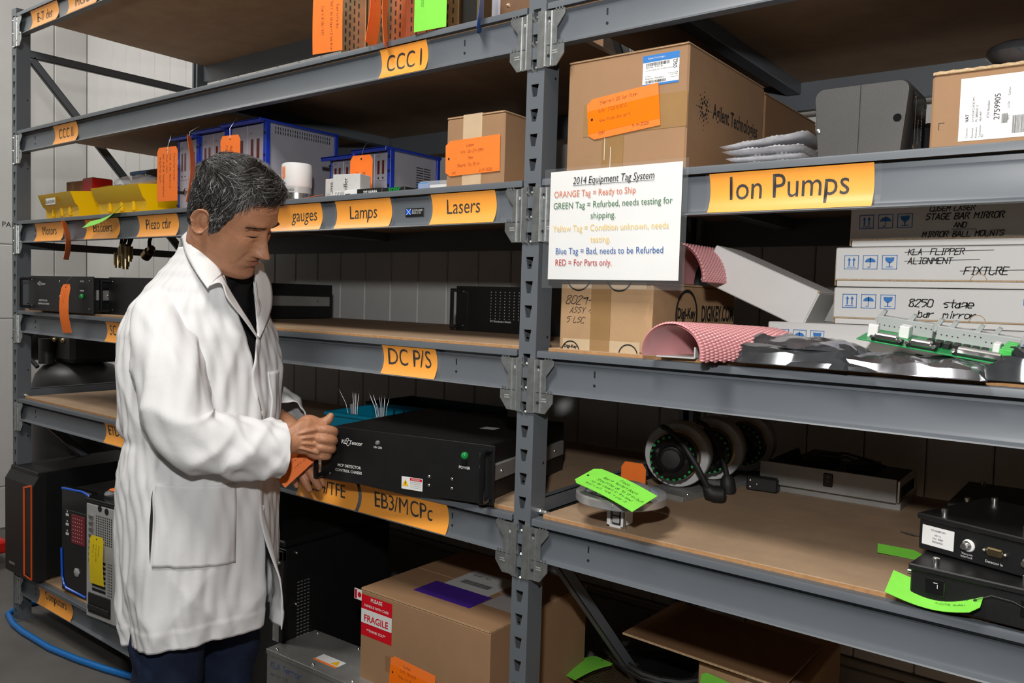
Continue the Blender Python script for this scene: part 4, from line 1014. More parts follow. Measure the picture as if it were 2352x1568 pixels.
m_ = MB(); rect(m_, .172, .2485, .213, .226, FRONT(-.0004)); rect(m_, .172, .2485, .168, .172, FRONT(-.0004)); obj('label_band', m_, 'box_blue', ag, 0)
m_ = MB(); text(m_, 'Agilent Technologies', FRONT(-.0008), w=.036, x=.183, y=.2175); obj('label_heading', m_, 'white_print', ag, 0)
m_ = MB(); q_ = FRONT(-.0006); barcode(m_, .179, .228, .2055, .2115, q_, 2); barcode(m_, .178, .222, .1735, .1785, q_, 3)
text(m_, 'Part No.: 9191145', q_, w=.035, x=.179, y=.2015); text(m_, 'PLUS 20 STARCELL PUMP W/ FERRITE MAGNET', q_, w=.058, x=.179, y=.1965); text(m_, 'Contents: 1', q_, w=.014, x=.178, y=.1855); text(m_, 'Serial No.: IT26163012', q_, w=.040, x=.178, y=.1805)
text(m_, 'CE', q_, h=.006, x=.236, y=.2055, bold=.01); text(m_, 'UK', q_, h=.0045, x=.2365, y=.2005, bold=.02); text(m_, 'CA', q_, h=.0045, x=.2365, y=.1955, bold=.02); text(m_, 'Production Date', q_, w=.020, x=.2265, y=.1865); text(m_, '19 Apr, 2026', q_, w=.016, x=.230, y=.1825); text(m_, 'Made in IT', q_, w=.014, x=.232, y=.1785)
obj('label_print', m_, 'ink', ag, 0)
mb = MB(); mb.box(.085, .135, -.0008, 0, .0, .10); mb.box(.04, .268, -.0009, -.0002, .085, .150); obj('tape', mb, 'pack_tape', ag)
m_ = MB(); rect(m_, .092, .0932, .035, .082, FRONT(-.001)); rect(m_, .106, .1072, .012, .06, FRONT(-.001)); obj('painted_tape_glint', m_, 'white_print', ag, 0)  # highlights on the glossy tape, painted as thin white strips
m_ = MB(); s_ = SIDE(.268); starburst(m_, .072, .130, .037, s_); text(m_, 'Agilent Technologies', s_, w=.235, h=.040, x=.112, y=.110, bold=.02)
obj('printing', m_, 'ink', ag, 0)
tag('equipment_tag', 'orange tag taped on the pump carton, handwritten Starcell 20 Ion Pump', 'tag_orange', (.114, .0295, by+.1165), (1, 0, .095), (0, 0, 1), .160, .081, [('Starcell 20 Ion Pump', .030, .026, .007), ('S/N: IT26163012', .026, .010, .007), ('New From Agilent', .026, -.009, .007), ('RMT', .024, -.034, .007), ('5-5-2026', .100, -.034, .007)], tape=True)
a2 = carton('pump_carton', 'second brown carton standing directly behind the labelled pump carton', (.066, .425, by), (.262, .36, .232), 'cardboard_dark', 0)
m_ = MB(); starburst(m_, .06, .07, .035, SIDE(.262)); text(m_, 'Agilent', SIDE(.262), w=.09, x=.10, y=.03, bold=.02); obj('printing', m_, 'ink', a2, 0)
# stack of bubble wrap pouches
for k, (x0, x1, y0, dz, rz, lab) in enumerate(((.392, .545, .035, 0, 0, 'flat clear bubble wrap pouch at the bottom of the stack'), (.405, .545, .04, .0125, 2, 'second clear bubble wrap pouch from the bottom'), (.398, .545, .035, .025, -2, 'third clear bubble wrap pouch from the bottom'), (.390, .547, .045, .036, 3, 'topmost clear bubble wrap pouch, tilted up to the right'))):
    t = thing('bubble_pouch', lab, 'bubble wrap', (x0, y0, by+dz), rz, 'stack of bubble wrap pouches'); L = x1-x0
    tilt = .016 if k == 3 else .0
    puff = lambda u, v: (max(0, 1-abs(2*u-1)**5)*max(0, 1-abs(2*v-1)**5))**.5
    def fz(u, v, n, L=L, tilt=tilt): return (L*u, .17*v, .0065+tilt*u+n+.0055*puff(u, v)+.0012*math.sin(19*u+k)*math.sin(9*v))
    mb = MB().grid(20, 12, lambda u, v: fz(u, v, 0)); mb.grid(20, 12, lambda u, v: (L*u, .17*v, max(0, .0065+tilt*u-.0055*puff(u, v))))
    obj('film', mb, 'clear_wrap', t, 60)
    o_ = obj('bubble', bubble(16, 15, (.022, .024), .0016, lambda u, v, n: fz(.04+.92*u, .10+.86*v, n)), 'clear_wrap', t, 60); o_['kind'] = 'stuff'
# rounded dark grey device
t = thing('pump_controller', 'dark grey rounded plastic controller between the bubble wrap and the VAT carton', 'device', (.553, .06, by), 0)
def rbox(W, D, H, r, n=5):
    pts = []
    for cx, cz, a0 in ((W-r, H-r, 0), (r, H-r, 90), (r, r*.4, 180), (W-r, r*.4, 270)):
        rr = r if cz > H/2 else r*.4
        for k in range(n+1):
            a = R(a0+90*k/n); pts.append((cx+rr*math.cos(a), cz+rr*math.sin(a)))
    mb = MB(); m = len(pts); c = (W/2, H/2); lay = ((0, .965), (.006, 1.0), (D-.006, 1.0), (D, .965))
    for y, s_ in lay:
        for p in pts: mb.v.append((c[0]+(p[0]-c[0])*s_, y, c[1]+(p[1]-c[1])*s_))
    for j in range(len(lay)-1):
        for k in range(m): mb.f.append((j*m+k, j*m+(k+1) % m, (j+1)*m+(k+1) % m, (j+1)*m+k))
    mb.f.append(tuple(range(m))[::-1]); mb.f.append(tuple(range(3*m, 4*m))); return mb
obj('housing', rbox(.153, .125, .128, .016), 'grey_plastic', t)
m_ = MB().box(.0755, .0765, -.0006, .001, .004, .126); obj('seam', m_, 'dark_hole', t, 0)
obj('screw', MB().lathe([(.0035, 0), (.0035, -.0015), (.002, -.002)], (.010, -.0002, .056), 'y', 12), 'steel_bright', t)
obj('plug', MB().lathe([(.0065, 0), (.0065, -.001), (.004, -.001)], (.135, 0, .066), 'y', 14), 'black_gloss', t)
obj('side_panel', MB().box(.1525, .1545, .018, .115, .012, .112, .001), 'black_gloss', t)
m_ = MB()
for z in (.022, .102):
    for y in (.026, .106): m_.sphere((.155, y, z), .0035, 8, 6, (.5, 1, 1))
obj('panel_screw', m_, 'steel_bright', t)
m_ = MB(); text(m_, 'SPECTRUM', lambda u, v: (.1552, .05+v, .03+u), w=.04); text(m_, 'CONTROL', lambda u, v: (.1552, .075+v, .04+u), w=.05); rect(m_, .03, .032, .02, .10, SIDE(.1547)); obj('lettering', m_, 'white_print', t, 0)
t = thing('wall_adapter', 'black adapter block between the grey controller and the VAT carton', 'adapter', (.700, .16, by), 0)
obj('body', MB().box(0, .07, 0, .10, 0, .075, .01), 'black_gloss', t); obj('label', MB().box(.045, .068, -.001, 0, .04, .07), 'paper_grey', t)
va = carton('valve_carton', 'brown carton with a white shipping label numbered 2759905', (.742, .033, by), (.36, .34, .122), 'cardboard', 0)
m_ = MB(); rect(m_, .040, .20, .014, .108, FRONT()); obj('shipping_label', m_, 'paper', va, 0)
m_ = MB()
def vt(s_, u, z, w_, b=0.0): text(m_, s_, lambda a, c: (u-c, -.0012, z+a), w=w_, bold=b)
vt('Customer:', .0525, .018, .016); vt('VAT', .0530, .042, .012, .02); vt('Received:', .0600, .018, .015); vt('5/15/2024 2:39:35 PM', .0600, .042, .036); vt('Reference:', .0650, .018, .016); vt('PL 3800027-2', .0650, .042, .024); vt('Transaction', .0700, .018, .018); vt('ID:', .0735, .018, .005); vt('4631409', .0700, .042, .014); vt('ICN Number', .0800, .046, .026); vt('2759905', .0935, .042, .038)
vt('SKU', .106, .040, .007); vt('LOT#', .106, .058, .009); vt('Carton', .106, .076, .012)
barcode(m_, .096, .104, .036, .050, lambda a, b: (a, -.0012, b), 5); barcode(m_, .110, .128, .020, .046, lambda a, b: (a, -.0012, b), 6)
obj('label_print', m_, 'ink', va, 0)
m_ = MB()
for x, z in ((.012, .034),): rect(m_, x, x+.008, z+.010, z+.011, FRONT()); rect(m_, x, x+.001, z, z+.011, FRONT())
rect(m_, .013, .014, 0, .008, FRONT()); rect(m_, .112, .113, .0, .008, FRONT()); obj('corner_mark', m_, 'ink', va, 0)
obj('cut_edge', MB().grid(40, 1, lambda u, v: (.001+.36*u, -.0015, .1185+.004*v+(.0012 if int(u*40) % 2 else 0))), 'card_edge', va, 0)
setp(obj('black_bag', crumple((.885, .20, by+.165), .105, .12, .066, 12, 26, .5), 'film_dark'), 'crumpled glossy black bag on top of the VAT carton', 'bag')
# laminated notice hanging on the rack
t = thing('tag_notice', 'white laminated notice headed 2014 Equipment Tag System on the middle post', 'notice', (.050, -.0105, 1.415), 0)
W_, H_ = .303, .226
obj('sheet', MB().box(.006, W_-.006, -.0006, .0, .006, H_-.004), 'paper', t)
obj('sleeve', MB().box(-.008, W_+.006, -.0016, -.0010, -.012, H_+.002), 'clear_plastic', t)
f_ = FRONT(-.0018); m_ = MB(); text(m_, '2014 Equipment Tag System', f_, w=.180, h=.0185, x=.061, y=.190, shear=.15); rect(m_, .061, .241, .1915, .1923, f_); obj('heading', m_, 'ink', t, 0)
for s_, x, y, w_, hh, mm in (('ORANGE Tag = Ready to Ship', .017, .166, .186, .0165, 'txt_orange'), ('GREEN Tag = Refurbed, needs testing for', .016, .143, .264, .0165, 'txt_green'), ('shipping.', .105, .1215, .056, .0160, 'txt_green'), ('Yellow Tag = Condition unknown, needs', .016, .098, .258, .0165, 'txt_yellow'), ('testing.', .106, .0755, .045, .0155, 'txt_yellow'), ('Blue Tag = Bad, needs to be Refurbed', .025, .0525, .240, .0165, 'txt_blue'), ('RED = For Parts only.', .025, .0295, .131, .0165, 'txt_red')):
    m_ = MB(); text(m_, s_, f_, w=w_, h=hh, x=x, y=y); obj('lettering', m_, mm, t, 0)
# ================================================================= right bay, middle shelf
zd = LV['DC']+THL['DC']
dk = carton('parts_carton', 'worn brown carton handwritten 8029 with brown tape, under the notice', (.062, .028, zd), (.214, .40, .140), 'cardboard_worn', 0)
mb = MB(); mb.box(.076, .122, -.0010, 0, 0, .141); obj('tape', mb, 'pack_tape', dk)
mb = MB(); mb.box(.010, .190, -.0006, 0, 0, .022); mb.box(.018, .20, -.0007, 0, .126, .139); obj('strip_tape', mb, 'tape_tan', dk)
m_ = MB(); hand(m_, '8029-', FRONT(), h=.020, x=.014, y=.092, pen=.5, slant=1.6); hand(m_, 'ASSY 4', FRONT(), h=.014, x=.024, y=.074, pen=.5, slant=1.6); hand(m_, '5 USC', FRONT(), h=.014, x=.018, y=.054, pen=.5, slant=1.6); obj('handwriting', m_, 'ink', dk, 0)
m_ = MB()
for x in (.03, .165): ring2d(m_, x, -.004, .022, .0025, FRONT(-.0008), 5, 175)
text(m_, 'Digi-Key', FRONT(-.0008), w=.032, x=.014, y=.001, bold=.04)
for x in (.045, .14): ring2d(m_, x, .150, .03, .003, FRONT(-.0008), 195, 345)
s_ = SIDE(.214); obj('lettering', m_, 'ink', dk, 0); m_ = MB(); ring2d(m_, .150, .078, .052, .007, s_); obj('ring_logo', m_, 'ink', dk, 0); m_ = MB(); text(m_, 'Digi-Key', s_, w=.085, h=.030, cx=.150, y=.062, bold=.04); obj('side_lettering', m_, 'ink', dk, 0); m_ = MB(); text(m_, 'DIGIKEY.COM', s_, w=.17, h=.036, x=.222, y=.062, bold=.03)
obj('side_lettering', m_, 'ink', dk, 0)
mb = MB(); mb.grid(8, 1, lambda u, v: (.206+.006*math.sin(u*9), -.0012, .138*u+.0) if v == 0 else (.2145, -.0012+.004*math.sin(u*7)**2, .138*u)); obj('crushed_corner', mb, 'cardboard_worn', dk)
def wrap_sheet(name, label, fn, nu, nv, m, bub, th=.003):
    """fn(u,v)->point ; sheet of bubble wrap with domes on its outside"""
    t = thing(name, label, 'bubble wrap', fn(.5, .0))
    o = Vector(fn(.5, .0))
    def nrm(u, v):
        e = .01; a = Vector(fn(min(1, u+e), v))-Vector(fn(max(0, u-e), v)); b = Vector(fn(u, min(1, v+e)))-Vector(fn(u, max(0, v-e))); n = a.cross(b); return n.normalized() if n.length else Vector((0, 0, 1))
    mb = MB().grid(nu, nv, lambda u, v: tuple(Vector(fn(u, v))-o)); mb.grid(nu, nv, lambda u, v: tuple(Vector(fn(u, v))-nrm(u, v)*th-o)); obj('film', mb, m, t, 60)
    def bf(u, v, n):
        u = min(1, max(0, u)); v = min(1, max(0, v)); return tuple(Vector(fn(u, v))+nrm(u, v)*n-o)
    obj('bubble', bubble(*bub, (.5/bub[0], .55/bub[1]), .0042, bf), m, t, 60)
    return t
def arch(u, v):
    # half rolled sheet, opening towards the camera
    a = R(-15+215*u); r = .047-.006*v
    return (.345+.07*v+(-math.cos(a))*(r*1.15)+.06*u*(.4+v), -.036+.20*v+.02*math.sin(3*v)-.03*u*(1-v), zd+.003+max(0, (math.sin(a)+.25)*r*1.05))
wrap_sheet('pink_bubble_wrap', 'curled sheet of pink bubble wrap at the shelf front', arch, 30, 16, 'pink_wrap', (36, 30))
def arch2(u, v):
    a = R(180*u); return (.292-math.cos(a)*.058, .09+.20*v, zd+.143+math.sin(a)*.074)
wrap_sheet('pink_bubble_wrap', 'bundle of pink bubble wrap on the worn carton beside the notice', arch2, 24, 10, 'pink_wrap', (30, 30))
t = thing('metal_bracket', 'small white metal bracket in front of the curled pink wrap', 'bracket', (.305, -.006, zd), 8); obj('plate', MB().box(0, .075, 0, .05, 0, .003, .001), 'paper', t); obj('flange', MB().box(.072, .075, 0, .05, 0, .022, .001), 'paper', t)
def ship_icons(mb, x, z, s, fn):
    for k in range(3):
        a = x+k*s*1.28
        for q in ((a, a+s, z, z+s*.05), (a, a+s, z+s*.95, z+s), (a, a+s*.05, z, z+s), (a+s*.95, a+s, z, z+s)): rect(mb, *q, fn)
    for d in (.30, .62):
        rect(mb, x+s*d, x+s*(d+.09), z+s*.24, z+s*.66, fn); poly(mb, [(x+s*(d-.08), z+s*.64), (x+s*(d+.17), z+s*.64), (x+s*(d+.045), z+s*.86)], fn)
    rect(mb, x+s*.2, x+s*.8, z+s*.13, z+s*.18, fn)
    c = x+s*1.28; poly(mb, [(c+s*.5+s*.36*math.cos(R(a)), z+s*.5+s*.30*math.sin(R(a))) for a in range(0, 181, 15)], fn); rect(mb, c+s*.47, c+s*.52, z+s*.2, z+s*.85, fn); ring2d(mb, c+s*.42, z+s*.2, s*.10, s*.05, fn, 180, 360, 10)
    c = x+s*2.56; poly(mb, [(c+s*.2, z+s*.85), (c+s*.22, z+s*.62), (c+s*.40, z+s*.45), (c+s*.60, z+s*.45), (c+s*.78, z+s*.62), (c+s*.8, z+s*.85), (c+s*.5, z+s*.83)], fn); rect(mb, c+s*.46, c+s*.54, z+s*.2, z+s*.5, fn); rect(mb, c+s*.28, c+s*.72, z+s*.14, z+s*.2, fn)
def flat_box(label, loc, W, H, rz, D=.26, icons=True):
    t = thing('mailer_box', label, 'box', loc, rz, 'white flat mailer boxes in a stack')
    obj('tray', MB().box(.003, W-.003, .003, D, 0, H-.004, .001), 'white_card', t)
    lid = MB().box(0, W, 0, D, H*.17, H, .002); obj('lid', lid, 'white_card', t)
    mb = MB(); mb.box(.001, W-.001, -.0008, .001, H*.155, H*.185); mb.box(-.0008, .0008, .004, .008, .002, H-.004); obj('cut_edge', mb, 'card_edge', t, 0)
    m_ = MB(); ring2d(m_, W*.57, H*.17, .013, .0012, FRONT(-.0006), 0, 180, 14); obj('thumb_notch', m_, 'card_edge', t, 0)
    if icons:
        m_ = MB(); ship_icons(m_, .016, H*.44, .026, FRONT()); obj('handling_icons', m_, 'box_blue', t, 0); m_ = MB(); text(m_, 'REUSABLE BOX', FRONT(), w=.10, x=W-.115, y=H*.62, bold=.02); text(m_, 'DO NOT DISCARD', FRONT(), w=.085, x=W-.105, y=H*.46, bold=.02); obj('blue_printing', m_, 'box_blue', t, 0)
    return t
hs = .070
b0 = flat_box('white flat mailer box at the bottom of the stack, behind the silver bags', (.440, .20, zd), .53, .071, 0)
b1 = flat_box('white flat mailer box handwritten 8250 stage bar mirror', (.558, .215, zd+.072), .42, .068, 0)
b2 = flat_box('white flat mailer box handwritten KLA FLIPPER ALIGNMENT FIXTURE, struck through', (.555, .225, zd+.142), .42, .073, 0)
b3 = flat_box('white flat mailer box on top of the stack, handwritten CDSEM LASER STAGE BAR MIRROR', (.572, .25, zd+.218), .42, .075, -1)
for bx, lines in ((b1, (('8250  stage', .130, .034, .016), ('bar  mirror', .145, .016, .014))), (b2, (('KLA  FLIPPER', .125, .057, .013), ('ALIGNMENT', .125, .041, .013), ('FIXTURE', .215, .022, .016), ('S/N', .31, .055, .012))), (b3, (('CDSEM LASER', .135, .060, .011), ('STAGE BAR MIRROR', .130, .045, .013), ('AND', .175, .030, .011), ('MIRROR BALL MOUNTS', .125, .014, .012)))):
    m_ = MB()
    for k, (s_, x, z, h) in enumerate(lines): hand(m_, s_, FRONT(), h=h, x=x, y=z, pen=.95, seed=k+3, slant=.8)
    if bx is b2:
        for x0, x1, z in ((.12, .26, .0635), (.12, .24, .0475), (.21, .315, .030)): m_.add([(x0, z), (x0, z-.0012), (x1, z+.0013), (x1, z+.0025)], [(0, 1, 2, 3)], FRONT())
    if bx is b3: rect(m_, .172, .212, .0275, .0283, FRONT())
    obj('handwriting', m_, 'ink', bx, 0)
t = thing('long_box', 'plain white carton leaning down from the pink wrap onto the mailer boxes', 'box', (.297, .19, zd+.150), rot=(0, R(23.6), R(4)))
obj('body', MB().box(0, .225, 0, .16, 0, .078, .002), 'white_card', t); obj('end_flap', MB().box(.225, .2265, .004, .156, .004, .074), 'white_card', t); obj('cut_edge', MB().box(.222, .2255, .0, .003, .074, .0785), 'card_edge', t)
# antistatic bags, film with creased facets
def film(name, label, c, sx, sy, h, seed, m='film_silver', nu=24, nv=14, rz=0, sink=.5):
    rn = random.Random(seed); cr = [(rn.uniform(0, 6.283), rn.uniform(-1, 1), rn.uniform(.2, 1.0), rn.uniform(5, 16)) for _ in range(9)]
    def fn(u, v):
        x, y = 2*u-1, 2*v-1; z = 1-max(abs(x)**3, abs(y)**3)*sink; e = 0
        for a, o, s_, f in cr: e += s_*abs(((x*math.cos(a)+y*math.sin(a)+o)*f/3) % 2-1)
        q = (e/5-.45)*.55*max(0, 1-(max(abs(x), abs(y)))**6*.7)
        return (sx*x+.06*sx*math.sin(5*y+seed), sy*y+.06*sy*math.sin(4*x+seed*2), max(.0012, h*(.38*z+q+.12)*(1-max(abs(x), abs(y))**10)))
    t = thing(name, label, 'antistatic bag', c, rz, 'silver antistatic bags on the shelf')
    mb = MB().grid(nu, nv, fn); obj('film', mb, m, t, 14)
    obj('seal_edge', MB().grid(nu, 1, lambda u, v: (lambda p: (p[0], p[1]-.012*(1-v), .0012+.0006*v))(fn(u, 0))), m, t, 28)
    return t
film('antistatic_bag', 'silver antistatic bag with a folded top beside the curled pink wrap', (.545, .085, zd), .125, .085, .058, 3, 'film_dark', rz=-6)
film('antistatic_bag', 'pale silver antistatic bag lying on the dark one', (.535, .105, zd+.028), .095, .065, .032, 14, 'film_silver', rz=-10)
film('antistatic_bag', 'crumpled silver antistatic bag under the green circuit board', (.735, .055, zd), .115, .060, .055, 8, 'film_silver', rz=-4)
film('antistatic_bag', 'silver antistatic bag at the right picture edge', (.905, .09, zd), .075, .07, .065, 27, 'film_dark', rz=3)
film('antistatic_bag', 'dark antistatic bag with a small circuit board at the shelf front', (.56, .035, zd), .13, .035, .022, 5, 'film_dark', rz=-4)
# circuit board
t = thing('circuit_board', 'green circuit board with grey connectors lying on the silver bags', 'circuit board', (.645, .050, zd+.050), rot=(R(10), R(7.5), R(-2)))
obj('board', MB().box(0, .225, 0, .105, 0, .0022, .0005), 'pcb_green', t)
mb = MB(); mb.box(.005, .095, .085, .099, .002, .027, .001); mb.box(.10, .222, .085, .099, .002, .026, .001); obj('edge_connector', mb, 'pcb_grey', t)
mb = MB()
for x in (.0, .048, .090, .112, .150, .175, .215): mb.prism([(x, .018), (x+.012, .038), (x+.018, .036), (x+.008, .014)], 'y', .086, .097)
obj('latch_lever', mb, 'pcb_grey', t)
m_ = MB()
for x in np.linspace(.01, .215, 26): disc(m_, float(x), .012+.006*(int(x*1000) % 2), .0012, FRONT(.085), 6)
obj('pin_mark', m_, 'dark_hole', t, 0)
for x, w_ in ((.028, .035), (.082, .032), (.150, .062)):
    mb = MB().box(x-.006, x+w_+.006, .004, .020, .002, .009, .001); obj('connector_base', mb, 'black_plastic', t); obj('connector_shell', MB().box(x, x+w_, .000, .014, .006, .016, .002), 'steel', t)
    obj('jack_screw', MB().cyl((x-.004, .002, .010), (x-.004, -.004, .010), .0028, 8).cyl((x+w_+.004, .002, .010), (x+w_+.004, -.004, .010), .0028, 8), 'steel_bright', t)
mb = MB(); mb.box(.010, .026, .022, .032, .002, .024, .001); mb.box(.050, .066, .055, .075, .002, .022, .001); mb.box(.190, .20, .05, .07, .002, .020, .001); obj('socket', mb, 'paper', t)
mb = MB()
for k in range(7): mb.box(.098+k*.013, .108+k*.013, .030, .050, .002, .012, .001)
obj('component', mb, 'black_plastic', t); mb = MB()
for k in range(5): mb.box(.2055, .222, .012+k*.013, .023+k*.013, .002, .022, .001)
obj('terminal_block', mb, 'connector_green', t)
# ================================================================= right bay, lower shelf
zr = LV['EB']+THL['EB']
# flange assembly on a small foot
t = thing('vacuum_flange', 'round polished steel vacuum flange on a short foot with a green tag on it', 'flange', (.205, .062, zr))
obj('flange_ring', MB().lathe([(.062, .052), (.090, .052), (.0925, .054), (.0925, .068), (.089, .071), (.074, .071), (.072, .066), (.060, .066)], (0, 0, 0), 'z', 56), 'steel_satin', t)
obj('hub', MB().lathe([(.050, .066), (.058, .068), (.058, .080), (.050, .084), (.02, .085)], (0, 0, 0), 'z', 44), 'steel_satin', t); obj('under_disc', MB().lathe([(.02, .042), (.062, .044), (.066, .053)], (0, 0, 0), 'z', 40), 'steel', t)
obj('bolt', MB().sphere((-.086, -.030, .062), .004, 8, 6).sphere((.03, -.088, .062), .003, 8, 6), 'steel_bright', t)
obj('blue_film', MB().lathe([(.073, .067), (.0735, .0705)], (0, 0, 0), 'z', 44, cap=False), 'box_blue', t)
mb = MB(); mb.box(-.020, -.012, -.022, .02, 0, .044, .001); mb.box(-.020, .012, -.022, .02, 0, .005, .001); mb.box(.012, .017, -.022, .02, .004, .044, .001); obj('foot_frame', mb, 'paper', t)
obj('motor', MB().box(-.010, .012, -.020, .02, .006, .042, .002), 'black_gloss', t); mb = MB().box(-.007, .009, -.0225, -.020, .010, .024, .001).box(-.007, .009, -.0225, -.020, .026, .040, .001); obj('motor_plate', mb, 'gauge_grey', t); obj('rod', MB().cyl((.019, -.018, 0), (.019, -.018, .044), .003, 10), 'steel', t)
tag('equipment_tag', 'green tag covered in writing lying across the round steel flange', 'tag_green', (.150, .006, zr+.106), (.87, -.16, -.16), (.14, .95, .30), .158, .072, [('Piezo', .075, .020, .008), ('Bench tested Good', .042, .008, .008), ('Should be ok to ship but', .036, -.004, .008), ('can be staged in the bowl', .030, -.015, .007), ("that's all! didn't use it", .026, -.026, .007)], ink='ink', bend=.004)
# lens / coil row
def coil(label, c, r, rz):
    t = thing('coil_unit', label, 'coil unit', c, rz, 'three ring coils in a row')
    obj('ring', MB().lathe([(r*.60, -.012), (r*.97, -.014), (r, -.010), (r, .040), (r*.97, .044), (r*.6, .042)], (0, 0, 0), 'y', 48), 'gauge_grey', t)
    obj('barrel', MB().lathe([(r*.72, .0), (r*.72, -.046), (r*.69, -.058), (r*.60, -.068), (r*.42, -.074), (r*.36, -.070), (r*.2, -.070)], (0, 0, 0), 'y', 40), 'black_gloss', t)
    obj('rim', MB().lathe([(r*.72, -.014), (r*.76, -.016), (r*.72, -.018)], (0, 0, 0), 'y', 40, cap=False), 'brass', t)
    m_ = MB()
    for k in range(22):
        a = R(k*360/22); m_.box(-.0030, .0030, -.0665, -.060, -.0035, .0035, .0006, fn=lambda x, y, z, a=a: ((r*.640+z*.8)*math.cos(a)-x*math.sin(a), y, (r*.640+z*.8)*math.sin(a)+x*math.cos(a)))
    obj('bead', m_, 'green_bead', t)
    obj('cap', MB().lathe([(r*.30, -.070), (r*.28, -.076), (r*.1, -.077)], (0, 0, 0), 'y', 24), 'black_plastic', t)
    return t
k1 = coil('front grey ring coil with a glossy black beaded barrel', (.155, .415, zr+.092), .078, 14)
k2 = coil('middle grey ring coil behind the front one, half in shade', (.182, .555, zr+.092), .078, 13)
coil('rear grey ring coil, farthest back in the dark', (.205, .71, zr+.092), .078, 12)
t = thing('base_rail', 'flat metal base plate under the three ring coils', 'plate', (.105, .345, zr), -9); obj('plate', MB().box(0, .11, 0, .42, 0, .013, .001), 'steel_dull', t)
m_ = MB()
for k in range(4): m_.sphere((.103, .03+k*.09, .013), .004, 8, 6)
obj('screw', m_, 'steel_bright', t)
def into(t, pts):
    Mi = (Matrix.Translation(t.location) @ t.rotation_euler.to_matrix().to_4x4()).inverted(); return [tuple(Mi @ Vector(p)) for p in pts]
obj('power_lead', MB().tube(into(k1, [(.128, .385, zr+.158), (.155, .355, zr+.160), (.195, .345, zr+.140), (.235, .350, zr+.085), (.258, .365, zr+.035), (.268, .378, zr+.021)]), .0065, 10), 'black_rubber', k1, label='thick black lead')
obj('plug', MB().tube(into(k1, [(.250, .366, zr+.040), (.259, .372, zr+.026), (.270, .380, zr+.021), (.284, .388, zr+.020), (.290, .391, zr+.020)]), [.008, .017, .0200, .019, .012], 16), 'black_rubber', k1)
obj('power_lead', MB().tube(into(k2, [(.160, .51, zr+.162), (.195, .48, zr+.160), (.228, .475, zr+.120), (.247, .485, zr+.065), (.252, .490, zr+.034)]), .0065, 10), 'black_rubber', k2, label='thick black lead')
obj('plug', MB().tube(into(k2, [(.251, .490, zr+.045), (.252, .490, zr+.034), (.254, .491, zr+.018), (.255, .491, zr+.002)]), [.009, .017, .019, .017], 14), 'black_rubber', k2)
t = thing('connector_block', 'flat black connector block with white dots behind the plugs', 'connector', (.272, .56, zr), 8); obj('body', MB().box(0, .075, 0, .045, 0, .036, .004), 'black_plastic', t)
m_ = MB(); disc(m_, .010, .026, .002, FRONT(), 8); disc(m_, .010, .010, .002, FRONT(), 8); disc(m_, .026, .018, .0015, FRONT(), 8); obj('dot', m_, 'white_print', t, 0)
tag('equipment_tag', 'orange tag standing upright behind the round steel flange', 'tag_orange', (.100, .30, zr+.080), DN, (1, .1, 0), .078, .062, hole=False)
# power supply tray
t = thing('power_supply', 'long dull metal power supply tray with a socket at the back of the shelf', 'power supply', (.296, .585, zr), 1)
obj('base', MB().box(.006, .318, .02, .21, 0, .022, .001), 'steel_dull', t); obj('front_plate', MB().box(0, .312, 0, .004, .020, .074, .001), 'steel_dull', t); obj('side_plate', MB().box(.312, .318, .006, .20, .02, .07, .001), 'steel', t)
mb = MB(); mb.box(.004, .31, .004, .19, .02, .068, .001); obj('inner_block', mb, 'black_plastic', t)
mb = MB(); mb.box(.08, .15, .06, .16, .066, .092, .003); mb.box(.19, .25, .05, .14, .066, .086, .003); mb.prism([(0, .066), (.06, .066), (.05, .095)], 'y', .10, .14); obj('component', mb, 'black_plastic', t)
obj('cable', MB().tube([(.10, .05, .085), (.14, .04, .10), (.19, .06, .098), (.23, .05, .09), (.27, .08, .086)], .004, 6).tube([(.12, .08, .095), (.18, .08, .105), (.24, .1, .09)], .003, 6), 'black_rubber', t)
obj('power_socket', MB().box(.152, .174, -.003, .002, .034, .066, .002), 'black_gloss', t); m_ = MB(); m_.sphere((.163, -.003, .058), .002, 8, 6).sphere((.163, -.003, .048), .002, 8, 6); obj('pin', m_, 'steel', t)
m_ = MB()
for k in range(4): rect(m_, .314, .32, .0, .0, FRONT())
for k in range(6): m_.box(.3185, .3192, .02+k*.025, .035+k*.025, .03, .055)
obj('side_vent', m_, 'dark_hole', t, 0)
# black interface boxes
def ibox(label, loc, rz, W=.30, D=.21, H=.060, front=True):
    t = thing('interface_box', label, 'box', loc, rz, 'black interface boxes')
    obj('body', MB().box(0, W, 0, D, 0, H-.006, .002), 'black_paint', t); obj('lid', MB().box(-.003, W+.003, -.004, D+.003, H-.010, H, .002), 'black_paint', t)
    for x, y in ((.030, .020), (.15, .03), (.03, D-.03), (.25, D-.04)): obj('thumb_screw', MB().lathe([(.0055, 0), (.0055, .010), (.0045, .011)], (x, y, H), 'z', 12), 'steel_bright', t)
    obj('side_screw', MB().lathe([(.005, 0), (.005, -.012), (.004, -.013)], (0, .03, H*.62), 'x', 12), 'steel_bright', t)
    return t
i1 = ibox('lowest black interface box at the shelf front beside the curled green tag', (.755, .010, zr), -5)
obj('square_button', MB().box(.022, .050, -.003, 0, .018, .044, .002), 'black_gloss', i1); m_ = MB(); rect(m_, .034, .040, .0375, .0385, FRONT(-.0032)); rect(m_, .0395, .0405, .030, .036, FRONT(-.0032)); obj('button_mark', m_, 'white_print', i1, 0)
obj('square_button', MB().box(.150, .178, -.003, 0, .018, .044, .002), 'black_gloss', i1)
i2 = ibox('black interface box with a white serial label, stacked on the lowest one', (.748, .095, zr+.0625), -19)
